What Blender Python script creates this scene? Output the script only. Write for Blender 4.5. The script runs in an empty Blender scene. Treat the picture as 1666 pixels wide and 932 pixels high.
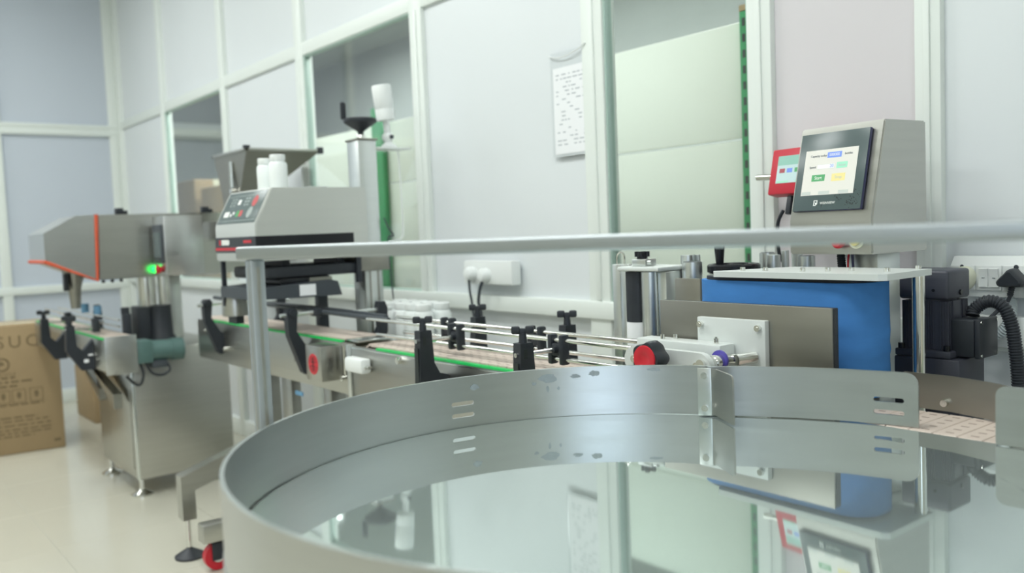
import bpy, bmesh, math, random
from mathutils import Matrix, Vector, Euler
random.seed(7)
PI = math.pi
scene = bpy.context.scene
col = scene.collection

# ------------------------------------------------------------------ camera
cam_d = bpy.data.cameras.new('camera'); cam = bpy.data.objects.new('camera', cam_d); col.objects.link(cam)
Rm = Matrix(((0.624059, -0.026219, 0.780937), (0.780299, 0.073393, -0.621085), (-0.041031, 0.996958, 0.066261)))
cam.matrix_world = Matrix.Translation((0, 0, 1.2)) @ Rm.to_4x4()
cam_d.sensor_width = 36.0
cam_d.lens = 1430.0 / 1666.0 * 36.0
cam_d.clip_start = 0.02
cam_d.dof.use_dof = True
cam_d.dof.focus_distance = 1.75
cam_d.dof.aperture_fstop = 2.8
scene.camera = cam

# ------------------------------------------------------------------ world, lamps, exposure
w = bpy.data.worlds.new('world'); scene.world = w; w.use_nodes = True
w.node_tree.nodes['Background'].inputs[0].default_value = (0.8, 0.9, 1.0, 1)
w.node_tree.nodes['Background'].inputs[1].default_value = 0.3
scene.view_settings.view_transform = 'Standard'
scene.view_settings.look = 'None'
scene.view_settings.exposure = 0.0
scene.view_settings.gamma = 1.0
scene.view_settings.use_curve_mapping = False

def area(loc, sx, sy, power, color=(0.965, 1.0, 0.985), rot=(0, 0, 0)):
    l = bpy.data.lights.new('ceiling_or_added_lamp', 'AREA'); l.shape = 'RECTANGLE'; l.size = sx; l.size_y = sy  # shared by the ceiling lamps and the bluish light added at the right
    l.energy = power; l.color = color
    o = bpy.data.objects.new('ceiling_or_added_lamp', l); o.location = loc; o.rotation_euler = rot; col.objects.link(o)
    return o
LP = 35
for (lx, ly) in ((-5.6, 0.3), (-3.5, 0.3), (-1.4, 0.3), (0.7, 0.3), (-6.4, -1.5), (-1.9, -1.6), (0.7, -2.2)):
    area((lx, ly, 3.36), 1.2, 0.6, LP * (0.45 if lx > 0 else 0.97))
for (lx, ly) in ((-8.0, 3.6), (-5.0, 3.3), (-2.2, 3.3)):
    area((lx, ly, 3.2), 1.0, 0.4, 115)

# bluish light added behind the camera to tint the steel, framed as a window
area((2.185, -1.75, 1.65), 1.5, 2.2, 30, (0.68, 0.80, 1.0), (0, PI / 2, 0))

# ------------------------------------------------------------------ materials
def lin(c):
    return tuple(((v / 255.0) / 12.92 if v / 255.0 <= 0.04045 else ((v / 255.0 + 0.055) / 1.055) ** 2.4) for v in c)
MATS = {}
def mat(name, rgb, rough=0.5, metal=0.0, var=0.0, scale=(20, 20, 20), bump=0.0, rvar=0.0, emit=0.0, spec=0.5, coat=0.0, trans=0.0, ior=1.45):
    m = bpy.data.materials.new(name); m.use_nodes = True
    nt = m.node_tree; b = nt.nodes['Principled BSDF']
    c = lin(rgb)
    b.inputs['Base Color'].default_value = (*c, 1)
    b.inputs['Roughness'].default_value = rough
    b.inputs['Metallic'].default_value = metal
    b.inputs['Specular IOR Level'].default_value = spec
    b.inputs['Coat Weight'].default_value = coat
    b.inputs['Transmission Weight'].default_value = trans
    b.inputs['IOR'].default_value = ior
    if emit:
        b.inputs['Emission Color'].default_value = (*c, 1); b.inputs['Emission Strength'].default_value = emit
    if var or bump or rvar:
        tc = nt.nodes.new('ShaderNodeTexCoord'); mp = nt.nodes.new('ShaderNodeMapping'); mp.inputs['Scale'].default_value = scale
        nz = nt.nodes.new('ShaderNodeTexNoise'); nz.inputs['Scale'].default_value = 1.0; nz.inputs['Detail'].default_value = 4.0
        nt.links.new(tc.outputs['Object'], mp.inputs['Vector']); nt.links.new(mp.outputs['Vector'], nz.inputs['Vector'])
        if var:
            mx = nt.nodes.new('ShaderNodeMix'); mx.data_type = 'RGBA'
            mx.inputs['A'].default_value = (*[max(0, v * (1 - var)) for v in c], 1)
            mx.inputs['B'].default_value = (*[min(1, v * (1 + var)) for v in c], 1)
            nt.links.new(nz.outputs['Fac'], mx.inputs['Factor']); nt.links.new(mx.outputs['Result'], b.inputs['Base Color'])
        if rvar:
            mr = nt.nodes.new('ShaderNodeMapRange'); mr.inputs['To Min'].default_value = max(0.02, rough - rvar); mr.inputs['To Max'].default_value = rough + rvar
            nt.links.new(nz.outputs['Fac'], mr.inputs['Value']); nt.links.new(mr.outputs['Result'], b.inputs['Roughness'])
        if bump:
            bp = nt.nodes.new('ShaderNodeBump'); bp.inputs['Strength'].default_value = bump; bp.inputs['Distance'].default_value = 0.002
            nt.links.new(nz.outputs['Fac'], bp.inputs['Height']); nt.links.new(bp.outputs['Normal'], b.inputs['Normal'])
    MATS[name] = m
    return m
M = MATS
mat('panel_white', (224, 229, 231), 0.35, var=0.02, scale=(2, 2, 2))
mat('panel_warm', (196, 196, 184), 0.5, var=0.03, scale=(2, 2, 2))
mat('panel_pink', (218, 214, 217), 0.18, var=0.02, scale=(2, 2, 2))
mat('frame_white', (232, 238, 233), 0.4, var=0.015, scale=(3, 3, 3))
mat('end_panel', (200, 208, 218), 0.35, var=0.03, scale=(2, 2, 2))
mat('ceiling_white', (225, 228, 228), 0.8, var=0.02)
mat('tile_cream', (203, 200, 185), 0.16, var=0.03, scale=(3, 3, 3))
mat('grout', (190, 190, 178), 0.7, var=0.05)
mat('steel', (188, 188, 182), 0.33, 1.0, var=0.10, scale=(4, 4, 60), rvar=0.08)
mat('steel_h', (199, 201, 200), 0.31, 1.0, var=0.06, scale=(8, 8, 90), rvar=0.06)
mat('steel_light', (216, 218, 213), 0.45, 0.85, var=0.05, scale=(4, 4, 50), rvar=0.05)
mat('steel_dark', (158, 156, 148), 0.38, 1.0, var=0.1, scale=(6, 6, 40), rvar=0.08)
mat('steel_edge', (225, 230, 228), 0.25, 1.0, var=0.03)
mat('mirror_steel', (192, 204, 201), 0.035, 0.78, var=0.03, scale=(3, 3, 3), rvar=0.02)
mat('chrome', (225, 225, 220), 0.14, 1.0, var=0.03)
mat('alu', (218, 222, 220), 0.34, 1.0, var=0.04, scale=(5, 5, 60), rvar=0.06)
mat('alu_matte', (180, 186, 188), 0.42, 0.85, var=0.03, scale=(40, 40, 40))
mat('alu_paint', (214, 219, 216), 0.45, 0.25, var=0.02)
mat('black_plastic', (44, 48, 54), 0.45, var=0.12, scale=(60, 60, 60))
mat('black_gloss', (30, 32, 36), 0.25, var=0.1)
mat('dark_grey', (66, 72, 78), 0.45, var=0.08)
mat('motor_grey', (62, 64, 74), 0.42, var=0.08, scale=(50, 50, 50), bump=0.05)
mat('green_strip', (32, 190, 95), 0.4, var=0.05)
mat('slat_pink', (205, 190, 178), 0.5, var=0.06, scale=(30, 30, 30))
mat('slat_mark', (150, 132, 122), 0.6, var=0.05)
mat('blue_foam', (66, 128, 194), 0.85, var=0.28, scale=(9, 9, 22), bump=0.5)
mat('red_plastic', (202, 38, 52), 0.35, var=0.05)
mat('red_box', (200, 40, 58), 0.4, var=0.06)
mat('orange_trim', (208, 92, 62), 0.5, var=0.05)
mat('green_motor', (84, 112, 108), 0.4, var=0.08)
mat('white_plastic', (236, 240, 238), 0.35, var=0.015)
mat('bottle_white', (240, 245, 243), 0.3, var=0.01, coat=0.2)
mat('cream_plastic', (226, 228, 206), 0.35, var=0.02)
mat('carton', (164, 142, 108), 0.8, var=0.06, scale=(12, 12, 12))
mat('carton_ink', (124, 108, 80), 0.8, var=0.05)
mat('paper', (240, 242, 244), 0.6, var=0.01)
mat('ink', (120, 126, 132), 0.7, var=0.05)
mat('ink_pale', (168, 174, 180), 0.7, var=0.05)
mat('ink_dark', (40, 46, 46), 0.5, var=0.05)
mat('panel_dark', (86, 100, 98), 0.3, var=0.04)
mat('hmi_bezel', (84, 98, 98), 0.25, var=0.08, scale=(25, 25, 25))
mat('hmi_side', (58, 60, 92), 0.35, var=0.05)
mat('screen', (222, 220, 212), 0.3, emit=0.12)
mat('screen_teal', (190, 214, 214), 0.3, emit=0.12)
mat('screen_green_band', (140, 190, 175), 0.3, emit=0.12)
mat('ui_blue', (120, 150, 230), 0.4, emit=0.12)
mat('ui_green', (88, 165, 110), 0.4, emit=0.12)
mat('ui_mint', (160, 225, 195), 0.4, emit=0.12)
mat('ui_yellow', (235, 220, 150), 0.4, emit=0.12)
mat('ui_grey', (196, 202, 196), 0.4, emit=0.12)
mat('ui_red', (170, 80, 90), 0.4, emit=0.12)
mat('ui_white', (240, 240, 236), 0.4, emit=0.12)
mat('print_white', (236, 238, 234), 0.45, var=0.01)
mat('print_green', (70, 160, 96), 0.45, var=0.03)
mat('print_grey', (160, 170, 166), 0.45, var=0.03)
mat('print_red', (196, 84, 84), 0.45, var=0.03)
mat('button_yellow', (232, 216, 120), 0.4, var=0.03)
mat('led_green', (20, 255, 90), 0.3, emit=3.0)
mat('blue_tag', (110, 160, 195), 0.5, var=0.05)
mat('grey_conduit', (176, 186, 188), 0.5, var=0.05)
mat('green_post', (44, 140, 84), 0.5, var=0.06)
mat('rack_cream', (226, 228, 216), 0.5, var=0.03, scale=(3, 3, 3))
mat('store_grey', (150, 157, 155), 0.8, var=0.05, scale=(3, 3, 3))
mat('residue', (172, 180, 184), 0.65, 0.6, var=0.25, scale=(120, 120, 120))
mat('purple_ring', (86, 78, 170), 0.4, var=0.05)
mat('glass', (246, 250, 248), 0.02, trans=1.0, ior=1.45)
mat('sleeve_film', (214, 220, 222), 0.15, var=0.02)
mat('bead_green', (176, 200, 190), 0.3, var=0.04)

# ------------------------------------------------------------------ mesh builder
class MB:
    def __init__(self, T=None):
        self.bm = bmesh.new(); self.T = T
    def _fin(self, verts, mi=0, T=None):
        fs = set()
        for v in verts:
            for f in v.link_faces: fs.add(f)
        for f in fs: f.material_index = mi
        if T is not None: bmesh.ops.transform(self.bm, matrix=T, verts=verts)
        return self
    def box(self, x0, x1, y0, y1, z0, z1, bev=0.0, mi=0, T=None, seg=2):
        m = Matrix.Translation(((x0 + x1) / 2, (y0 + y1) / 2, (z0 + z1) / 2)) @ Matrix.Diagonal((abs(x1 - x0), abs(y1 - y0), abs(z1 - z0), 1))
        vs = bmesh.ops.create_cube(self.bm, size=1.0, matrix=m)['verts']
        if bev:
            es = list({e for v in vs for e in v.link_edges})
            r = bmesh.ops.bevel(self.bm, geom=es, offset=bev, segments=seg, affect='EDGES', profile=0.5)
            vs = [v for v in r['verts']]
        return self._fin(vs, mi, T)
    def cyl(self, p0, p1, r, r2=None, n=20, mi=0, T=None, cap=True):
        p0 = Vector(p0); p1 = Vector(p1); d = p1 - p0; L = d.length
        q = Vector((0, 0, 1)).rotation_difference(d.normalized()).to_matrix().to_4x4()
        m = Matrix.Translation((p0 + p1) / 2) @ q
        vs = bmesh.ops.create_cone(self.bm, cap_ends=cap, segments=n, radius1=r, radius2=r if r2 is None else r2, depth=L, matrix=m)['verts']
        return self._fin(vs, mi, T)
    def tube(self, pts, r, n=8, mi=0, T=None, smooth=True, rib=None):
        pts = [Vector(p) for p in pts]
        if smooth and len(pts) > 2:
            out = []
            P = [pts[0]] + pts + [pts[-1]]
            k = 8
            for i in range(1, len(P) - 2):
                for j in range(k):
                    t = j / k
                    a, b, c, d = P[i - 1], P[i], P[i + 1], P[i + 2]
                    out.append(0.5 * ((2 * b) + (-a + c) * t + (2 * a - 5 * b + 4 * c - d) * t * t + (-a + 3 * b - 3 * c + d) * t ** 3))
            out.append(pts[-1]); pts = out
        if rib:
            # resample evenly, radius alternates
            L = [0.0]
            for i in range(1, len(pts)): L.append(L[-1] + (pts[i] - pts[i - 1]).length)
            nn = int(L[-1] / rib) * 4
            res = []; k = 0
            for i in range(nn + 1):
                s = L[-1] * i / nn
                while k < len(L) - 2 and L[k + 1] < s: k += 1
                t = (s - L[k]) / max(1e-9, L[k + 1] - L[k]); res.append(pts[k].lerp(pts[k + 1], t))
            pts = res
            rad = [r * (1.0 if (i % 4) in (0, 1) else 0.86) for i in range(len(pts))]
        else:
            rad = [r] * len(pts)
        rings = []
        up = None
        for i, p in enumerate(pts):
            d = (pts[min(i + 1, len(pts) - 1)] - pts[max(i - 1, 0)]).normalized()
            if up is None:
                up = Vector((0, 0, 1)) if abs(d.z) < 0.9 else Vector((1, 0, 0))
            s = d.cross(up).normalized(); up = s.cross(d).normalized()
            rings.append([self.bm.verts.new(p + rad[i] * (math.cos(2 * PI * k / n) * s + math.sin(2 * PI * k / n) * up)) for k in range(n)])
        for i in range(len(rings) - 1):
            for k in range(n):
                self.bm.faces.new((rings[i][k], rings[i][(k + 1) % n], rings[i + 1][(k + 1) % n], rings[i + 1][k]))
        self.bm.faces.new(list(reversed(rings[0]))); self.bm.faces.new(rings[-1])
        return self._fin([v for r_ in rings for v in r_], mi, T)
    def lathe(self, prof, c=(0, 0, 0), n=32, mi=0, T=None, axis=None):
        rings = []
        for (r, z) in prof:
            rings.append([self.bm.verts.new((c[0] + r * math.cos(2 * PI * k / n), c[1] + r * math.sin(2 * PI * k / n), c[2] + z)) for k in range(n)])
        for i in range(len(rings) - 1):
            for k in range(n):
                self.bm.faces.new((rings[i][k], rings[i][(k + 1) % n], rings[i + 1][(k + 1) % n], rings[i + 1][k]))
        self.bm.faces.new(list(reversed(rings[0]))); self.bm.faces.new(rings[-1])
        return self._fin([v for r_ in rings for v in r_], mi, T)
    def prism(self, poly, a, b, axis='x', mi=0, T=None):
        def P(u, v, w_):
            return {'x': (w_, u, v), 'y': (u, w_, v), 'z': (u, v, w_)}[axis]
        A = [self.bm.verts.new(P(u, v, a)) for u, v in poly]; B = [self.bm.verts.new(P(u, v, b)) for u, v in poly]
        n = len(poly)
        self.bm.faces.new(A); self.bm.faces.new(list(reversed(B)))
        for i in range(n):
            self.bm.faces.new((A[i], B[i], B[(i + 1) % n], A[(i + 1) % n]))
        return self._fin(A + B, mi, T)
    def quadstrip(self, loops, closed=True, mi=0, caps=True):
        R = [[self.bm.verts.new(p) for p in l] for l in loops]
        n = len(R[0])
        for i in range(len(R) - 1):
            for k in range(n if closed else n - 1):
                self.bm.faces.new((R[i][k], R[i][(k + 1) % n], R[i + 1][(k + 1) % n], R[i + 1][k]))
        if caps:
            self.bm.faces.new(list(reversed(R[0]))); self.bm.faces.new(R[-1])
        return self._fin([v for r_ in R for v in r_], mi)

def root_of(o):
    while o.parent: o = o.parent
    return o
SPLIT = {'screw', 'bolt', 'hanger', 'key', 'groove', 'brace', 'end_post', 'air_fitting', 'tab', 'cover_screw', 'lid_screw', 'connector', 'pin_hole', 'band_mark', 'band_lettering', 'rim_cap', 'spacer', 'slot', 'sticker', 'keypad_line', 'cooling_fin', 'tension_flange', 'latch'}
STUFF = {'print', 'grime', 'emblem_mark'}
def islands(bm, merge):
    seen = set(); comps = []
    for v in bm.verts:
        if v in seen: continue
        st = [v]; c = []; seen.add(v)
        while st:
            a = st.pop(); c.append(a)
            for e in a.link_edges:
                b = e.other_vert(a)
                if b not in seen: seen.add(b); st.append(b)
        comps.append(c)
    def bb(c): return [(min(v.co[i] for v in c) - .0008, max(v.co[i] for v in c) + .0008) for i in range(3)]
    out = []
    for c in comps:
        hit = [g for g in out if merge and all(a[0] <= b[1] and b[0] <= a[1] for a, b in zip(bb(g), bb(c)))]
        for g in hit: out.remove(g); c = c + g
        out.append(c)
    return out
def build(name, mb, mats, parent=None, angle=35, recalc=True, T=None, label=None):
    bm = mb.bm
    if name in SPLIT:
        isl = islands(bm, name != 'cooling_fin')
        if len(isl) > 1:
            last = None
            for c in isl:
                keep = set(c); nb = MB(mb.T); mp_ = {}
                for v in c: mp_[v] = nb.bm.verts.new(v.co)
                for f in bm.faces:
                    if f.verts[0] in keep:
                        nf = nb.bm.faces.new([mp_[v] for v in f.verts]); nf.material_index = f.material_index
                last = build(name, nb, mats, parent, angle, recalc, T, label)
            bm.free(); return last
    T = T or mb.T
    if T is not None: bmesh.ops.transform(bm, matrix=T, verts=bm.verts)
    if recalc: bmesh.ops.recalc_face_normals(bm, faces=bm.faces)
    if parent is not None:
        off = root_of(parent).location.copy()
    else:
        xs = [v.co.x for v in bm.verts]; ys = [v.co.y for v in bm.verts]; zs = [v.co.z for v in bm.verts]
        off = Vector(((min(xs) + max(xs)) / 2, (min(ys) + max(ys)) / 2, min(zs)))
    for v in bm.verts: v.co -= off
    me = bpy.data.meshes.new(name); bm.to_mesh(me); bm.free()
    for p in me.polygons: p.use_smooth = True
    me.set_sharp_from_angle(angle=math.radians(angle))
    if isinstance(mats, str): mats = [mats]
    for mm in mats: me.materials.append(M[mm])
    o = bpy.data.objects.new(name, me); col.objects.link(o)
    if parent is not None: o.parent = parent
    else: o.location = off
    if label: o['label'] = label
    if name in STUFF: o['kind'] = 'stuff'
    return o
def thing(name, loc, label, cat, group=None):
    o = bpy.data.objects.new(name, None); col.objects.link(o); o.location = loc; o.empty_display_size = 0.05
    o['label'] = label; o['category'] = cat
    if group: o['group'] = group
    return o
def tag(o, label, cat, group=None):
    o['label'] = label; o['category'] = cat
    if group: o['group'] = group
    return o
def struct(o):
    o['kind'] = 'structure'; return o
def text(name, body, size, T, m, parent, extrude=0.0003, font=None):
    cu = bpy.data.curves.new(name, 'FONT'); cu.body = body; cu.size = size; cu.extrude = extrude; cu.align_x = 'CENTER'; cu.align_y = 'CENTER'
    cu.resolution_u = 3; cu.space_character = 1.35 if body == 'ISUC' else 1.0
    tmp = bpy.data.objects.new('tmp', cu); col.objects.link(tmp)
    dg = bpy.context.evaluated_depsgraph_get()
    me = bpy.data.meshes.new_from_object(tmp.evaluated_get(dg)); me.name = name
    bpy.data.objects.remove(tmp); bpy.data.curves.remove(cu)
    off = root_of(parent).location
    me.transform(Matrix.Translation(-off) @ T)
    me.materials.clear(); me.materials.append(M[m])
    o = bpy.data.objects.new(name, me); col.objects.link(o); o.parent = parent
    return o
def frame_T(origin, xdir, ydir):
    x = Vector(xdir).normalized(); y = Vector(ydir).normalized(); z = x.cross(y).normalized(); y = z.cross(x)
    m = Matrix((( x.x, y.x, z.x, origin[0]), (x.y, y.y, z.y, origin[1]), (x.z, y.z, z.z, origin[2]), (0, 0, 0, 1)))
    return m
Rz = lambda a: Matrix.Rotation(a, 4, 'Z')
Tr = lambda *p: Matrix.Translation(p)
def hexscrew(mb, p, d, r=0.005, h=0.004, mi=0):
    p = Vector(p); d = Vector(d).normalized()
    mb.cyl(p, p + d * h, r, n=12, mi=mi); mb.cyl(p + d * h * 0.98, p + d * (h + 0.0006), r * 0.5, n=6, mi=mi)

# ================================================================== THE ROOM
XL, YB, YF, XR, ZC = -7.44, 2.0, -3.6, 2.2, 3.4
floor = struct(build('floor', MB().box(XL - .1, XR + .1, YF - .1, YB + .1, -0.06, -0.002), 'grout'))
tile_me = None
xs = [XL + 0.6 * i for i in range(17)]
ys = [0.685 + 0.6 * j for j in range(-7, 3)]
for x in xs:
    for y in ys:
        x0, x1 = x + .001, min(x + .599, XR); y0, y1 = max(y + .001, YF), min(y + .599, YB + .03)
        if x1 - x0 < .05 or y1 - y0 < .05: continue
        full = (x1 - x0 > .59 and y1 - y0 > .59)
        if full and tile_me is not None:
            o = bpy.data.objects.new('tile', tile_me); col.objects.link(o); o.parent = floor
            o.location = Vector(((x0 + x1) / 2, (y0 + y1) / 2, 0)) - floor.location
        else:
            b = MB().box(-(x1 - x0) / 2, (x1 - x0) / 2, -(y1 - y0) / 2, (y1 - y0) / 2, -0.004, 0, bev=0.0006, seg=1)
            me = bpy.data.meshes.new('tile'); b.bm.to_mesh(me); b.bm.free(); me.materials.append(M['tile_cream'])
            o = bpy.data.objects.new('tile', me); col.objects.link(o); o.parent = floor
            o.location = Vector(((x0 + x1) / 2, (y0 + y1) / 2, 0)) - floor.location
            if full: tile_me = me
struct(build('ceiling', MB().box(XL - .1, XR + .1, YF - .1, YB + .1, ZC, ZC + .06), 'ceiling_white'))
struct(build('wall_front', MB().box(XL - .1, XR + .1, YF - .1, YF, 0, ZC), 'panel_warm'))
struct(build('wall_right', MB().box(XR, XR + .1, YF, YB, 0, ZC), 'panel_warm'))
wf = MB()
for (y0, y1, z0, z1) in ((-2.92, -2.86, .84, 2.46), (-.64, -.58, .84, 2.46), (-2.86, -.64, .84, .90), (-2.86, -.64, 2.40, 2.46)): wf.box(XR - .03, XR, y0, y1, z0, z1, bev=.004)
struct(build('window_4', wf, 'frame_white'))  # unseen frame added around the bluish light, not a known window

# back partition wall: frame with mullions, transom, sill
MUL = [(-7.40, .08), (-6.335, .075), (-5.2, .075), (-4.15, .085), (-3.065, .09), (-2.045, .095), (-1.418, .075), (-0.972, .06), (0.15, .07), (1.2, .07), (2.16, .07)]
fr = MB()
for (x, wd) in MUL: fr.box(x - wd / 2, x + wd / 2, YB - .012, YB + .05, 0, ZC, bev=.004)
fr.box(XL, XR, YB - .01, YB + .05, 2.10, 2.165, bev=.004)
fr.box(XL, XR, YB - .022, YB + .05, 0.893, 0.952, bev=.006)
fr.box(XL, XR, YB - .01, YB + .05, 0.0, 0.10, bev=.004)
# thin bead lines on the mullions
for (x, wd) in MUL: fr.box(x - wd * .12, x + wd * .12, YB - .018, YB, 0.955, 2.098, bev=.002)
wall = struct(build('wall_back', fr, 'frame_white'))
WIN = {1: 1, 3: 2, 5: 3}
for i in range(len(MUL) - 1):
    a = MUL[i][0] + MUL[i][1] / 2; b = MUL[i + 1][0] - MUL[i + 1][1] / 2
    build('panel', MB().box(a - .01, b + .01, YB + .015, YB + .03, .05, .91), 'panel_white', wall)
    build('panel', MB().box(a - .01, b + .01, YB + .015, YB + .03, 2.15, ZC), 'panel_white', wall)
    if i in WIN:
        fm = MB()
        for (x0, x1, z0, z1) in ((a, a + .007, .952, 2.10), (b - .007, b, .952, 2.10), (a + .007, b - .007, .952, .959), (a + .007, b - .007, 2.093, 2.10)):
            fm.box(x0, x1, YB - .004, YB + .03, z0, z1, bev=.002)
        wo = struct(build('window_%d' % WIN[i], fm, 'bead_green'))
        build('pane', MB().box(a + .006, b - .006, YB + .012, YB + .018, .958, 2.094), 'glass', wo)
    else:
        build('panel', MB().box(a - .01, b + .01, YB + .008, YB + .03, .93, 2.12), 'panel_pink' if i == 6 else 'panel_white', wall)

# end wall
fe = MB()
for y, wd in ((1.955, .07), (1.13, .07), (-0.05, .07), (-1.25, .07), (-2.45, .07)):
    fe.box(XL - .05, XL + .012, y - wd / 2, y + wd / 2, 0, ZC, bev=.004)
fe.box(XL - .05, XL + .014, YF, YB, 2.105, 2.135, bev=.004); fe.box(XL - .05, XL + .014, YF, YB, 2.05, 2.082, bev=.004)
fe.box(XL - .05, XL + .006, YF, YB, 2.08, 2.107)
fe.box(XL - .05, XL + .018, YF, YB, .85, .91, bev=.005); fe.box(XL - .05, XL + .01, YF, YB, 0, .1, bev=.004)
wl = struct(build('wall_left', fe, 'frame_white'))
yy = [1.955, 1.13, -.05, -1.25, -2.45, YF]
for i in range(5):
    for z0, z1 in ((.05, .88), (.88, 2.07), (2.12, ZC)):
        build('panel', MB().box(XL - .04, XL - .02, yy[i + 1], yy[i], z0, z1), 'end_panel', wl)

# store room beyond the glazing
struct(build('floor_store', MB().box(-12, XR, YB + .06, 5.2, -.06, 0), 'grout'))
struct(build('ceiling_store', MB().box(-12, XR, YB + .06, 5.2, 3.3, 3.36), 'store_grey'))
struct(build('wall_store', MB().box(-12, XR, 5.2, 5.3, 0, 3.3), 'store_grey'))
struct(build('wall_store_left', MB().box(-12.1, -12, YB + .06, 5.2, 0, 3.3), 'store_grey'))
struct(build('wall_store_right', MB().box(XR, XR + .1, YB + .06, 5.2, 0, 3.3), 'store_grey'))
struct(build('trim_1', MB().box(-12, -11.95, 2.1, 5.2, 2.62, 2.78, bev=.01), 'frame_white'))
rk = thing('gondola_rack', (-3.4, 2.52, 0), 'cream panelled shelving rack with green slotted posts behind the windows', 'rack')
PX = [(-5.45, .05), (-4.235, .11), (-3.05, .045), (-1.816, .034)]
for (x, wd) in PX:
    pb = MB().box(x - wd / 2, x + wd / 2, 2.47, 2.50, 0, 1.885, bev=.002)
    po = build('post', pb, 'green_post', rk)
    if x > -2:
        sl = MB()
        z = .12
        while z < 1.85:
            sl.box(x - .006, x + .006, 2.4688, 2.475, z, z + .026); z += .052
        build('slot', sl, 'ink_dark', po)
        build('post_cap', MB().box(x - wd / 2, x + wd / 2, 2.47, 2.50, 1.886, 1.905), 'carton', po)
for i in range(3):
    a, b = PX[i][0], PX[i + 1][0]
    zt = 1.86 if i == 2 else 1.80
    for z0, z1 in ((.05, .37), (.374, .735), (.739, 1.10), (1.104, 1.466), (1.474, zt)):
        build('panel', MB().box(a, b, 2.505, 2.525, z0, z1, bev=.004), 'rack_cream', rk)
for i, (x, y, z, s, h) in enumerate(((-8.25, 2.95, 0, .6, .60), (-8.25, 2.95, .602, .58, .62), (-8.25, 2.95, 1.224, .55, .53), (-7.55, 2.95, 0, .62, .62), (-7.55, 2.95, .622, .6, .60), (-7.53, 2.95, 1.224, .58, .44))):
    b = MB().box(x - s / 2, x + s / 2, y - .2, y + .2, z, z + h, bev=.006)
    o = build('carton', b, ['carton'])
    build('tape', MB().box(x - s / 2 - .0005, x + s / 2 + .0005, y - .025, y + .025, z + h - .06, z + h + .0006), 'cream_plastic', o)
    tag(o, ['bottom carton of the stack seen at left through the small window', 'middle carton of the left stack behind the small window', 'small dark topmost carton at left behind the small window',
            'bottom carton of the right stack behind the small window', 'middle carton of the right stack behind the small window', 'brown topmost carton at right behind the small window'][i], 'carton', 'cartons in the store room')

# ================================================================== TURNTABLE
TC = Vector((-.77, .785)); TR = .483; ZR, ZD = .945, .857
tt = thing('rotary_turntable', (TC.x, TC.y, 0), 'large round stainless turntable with a raised rim in the foreground', 'turntable')
build('disc', MB().lathe([(.02, ZD - .012), (TR - .007, ZD - .012), (TR - .005, ZD - .010), (TR - .005, ZD - .001), (TR - .006, ZD), (.02, ZD)], (TC.x, TC.y, 0), n=160), 'mirror_steel', tt)

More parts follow.
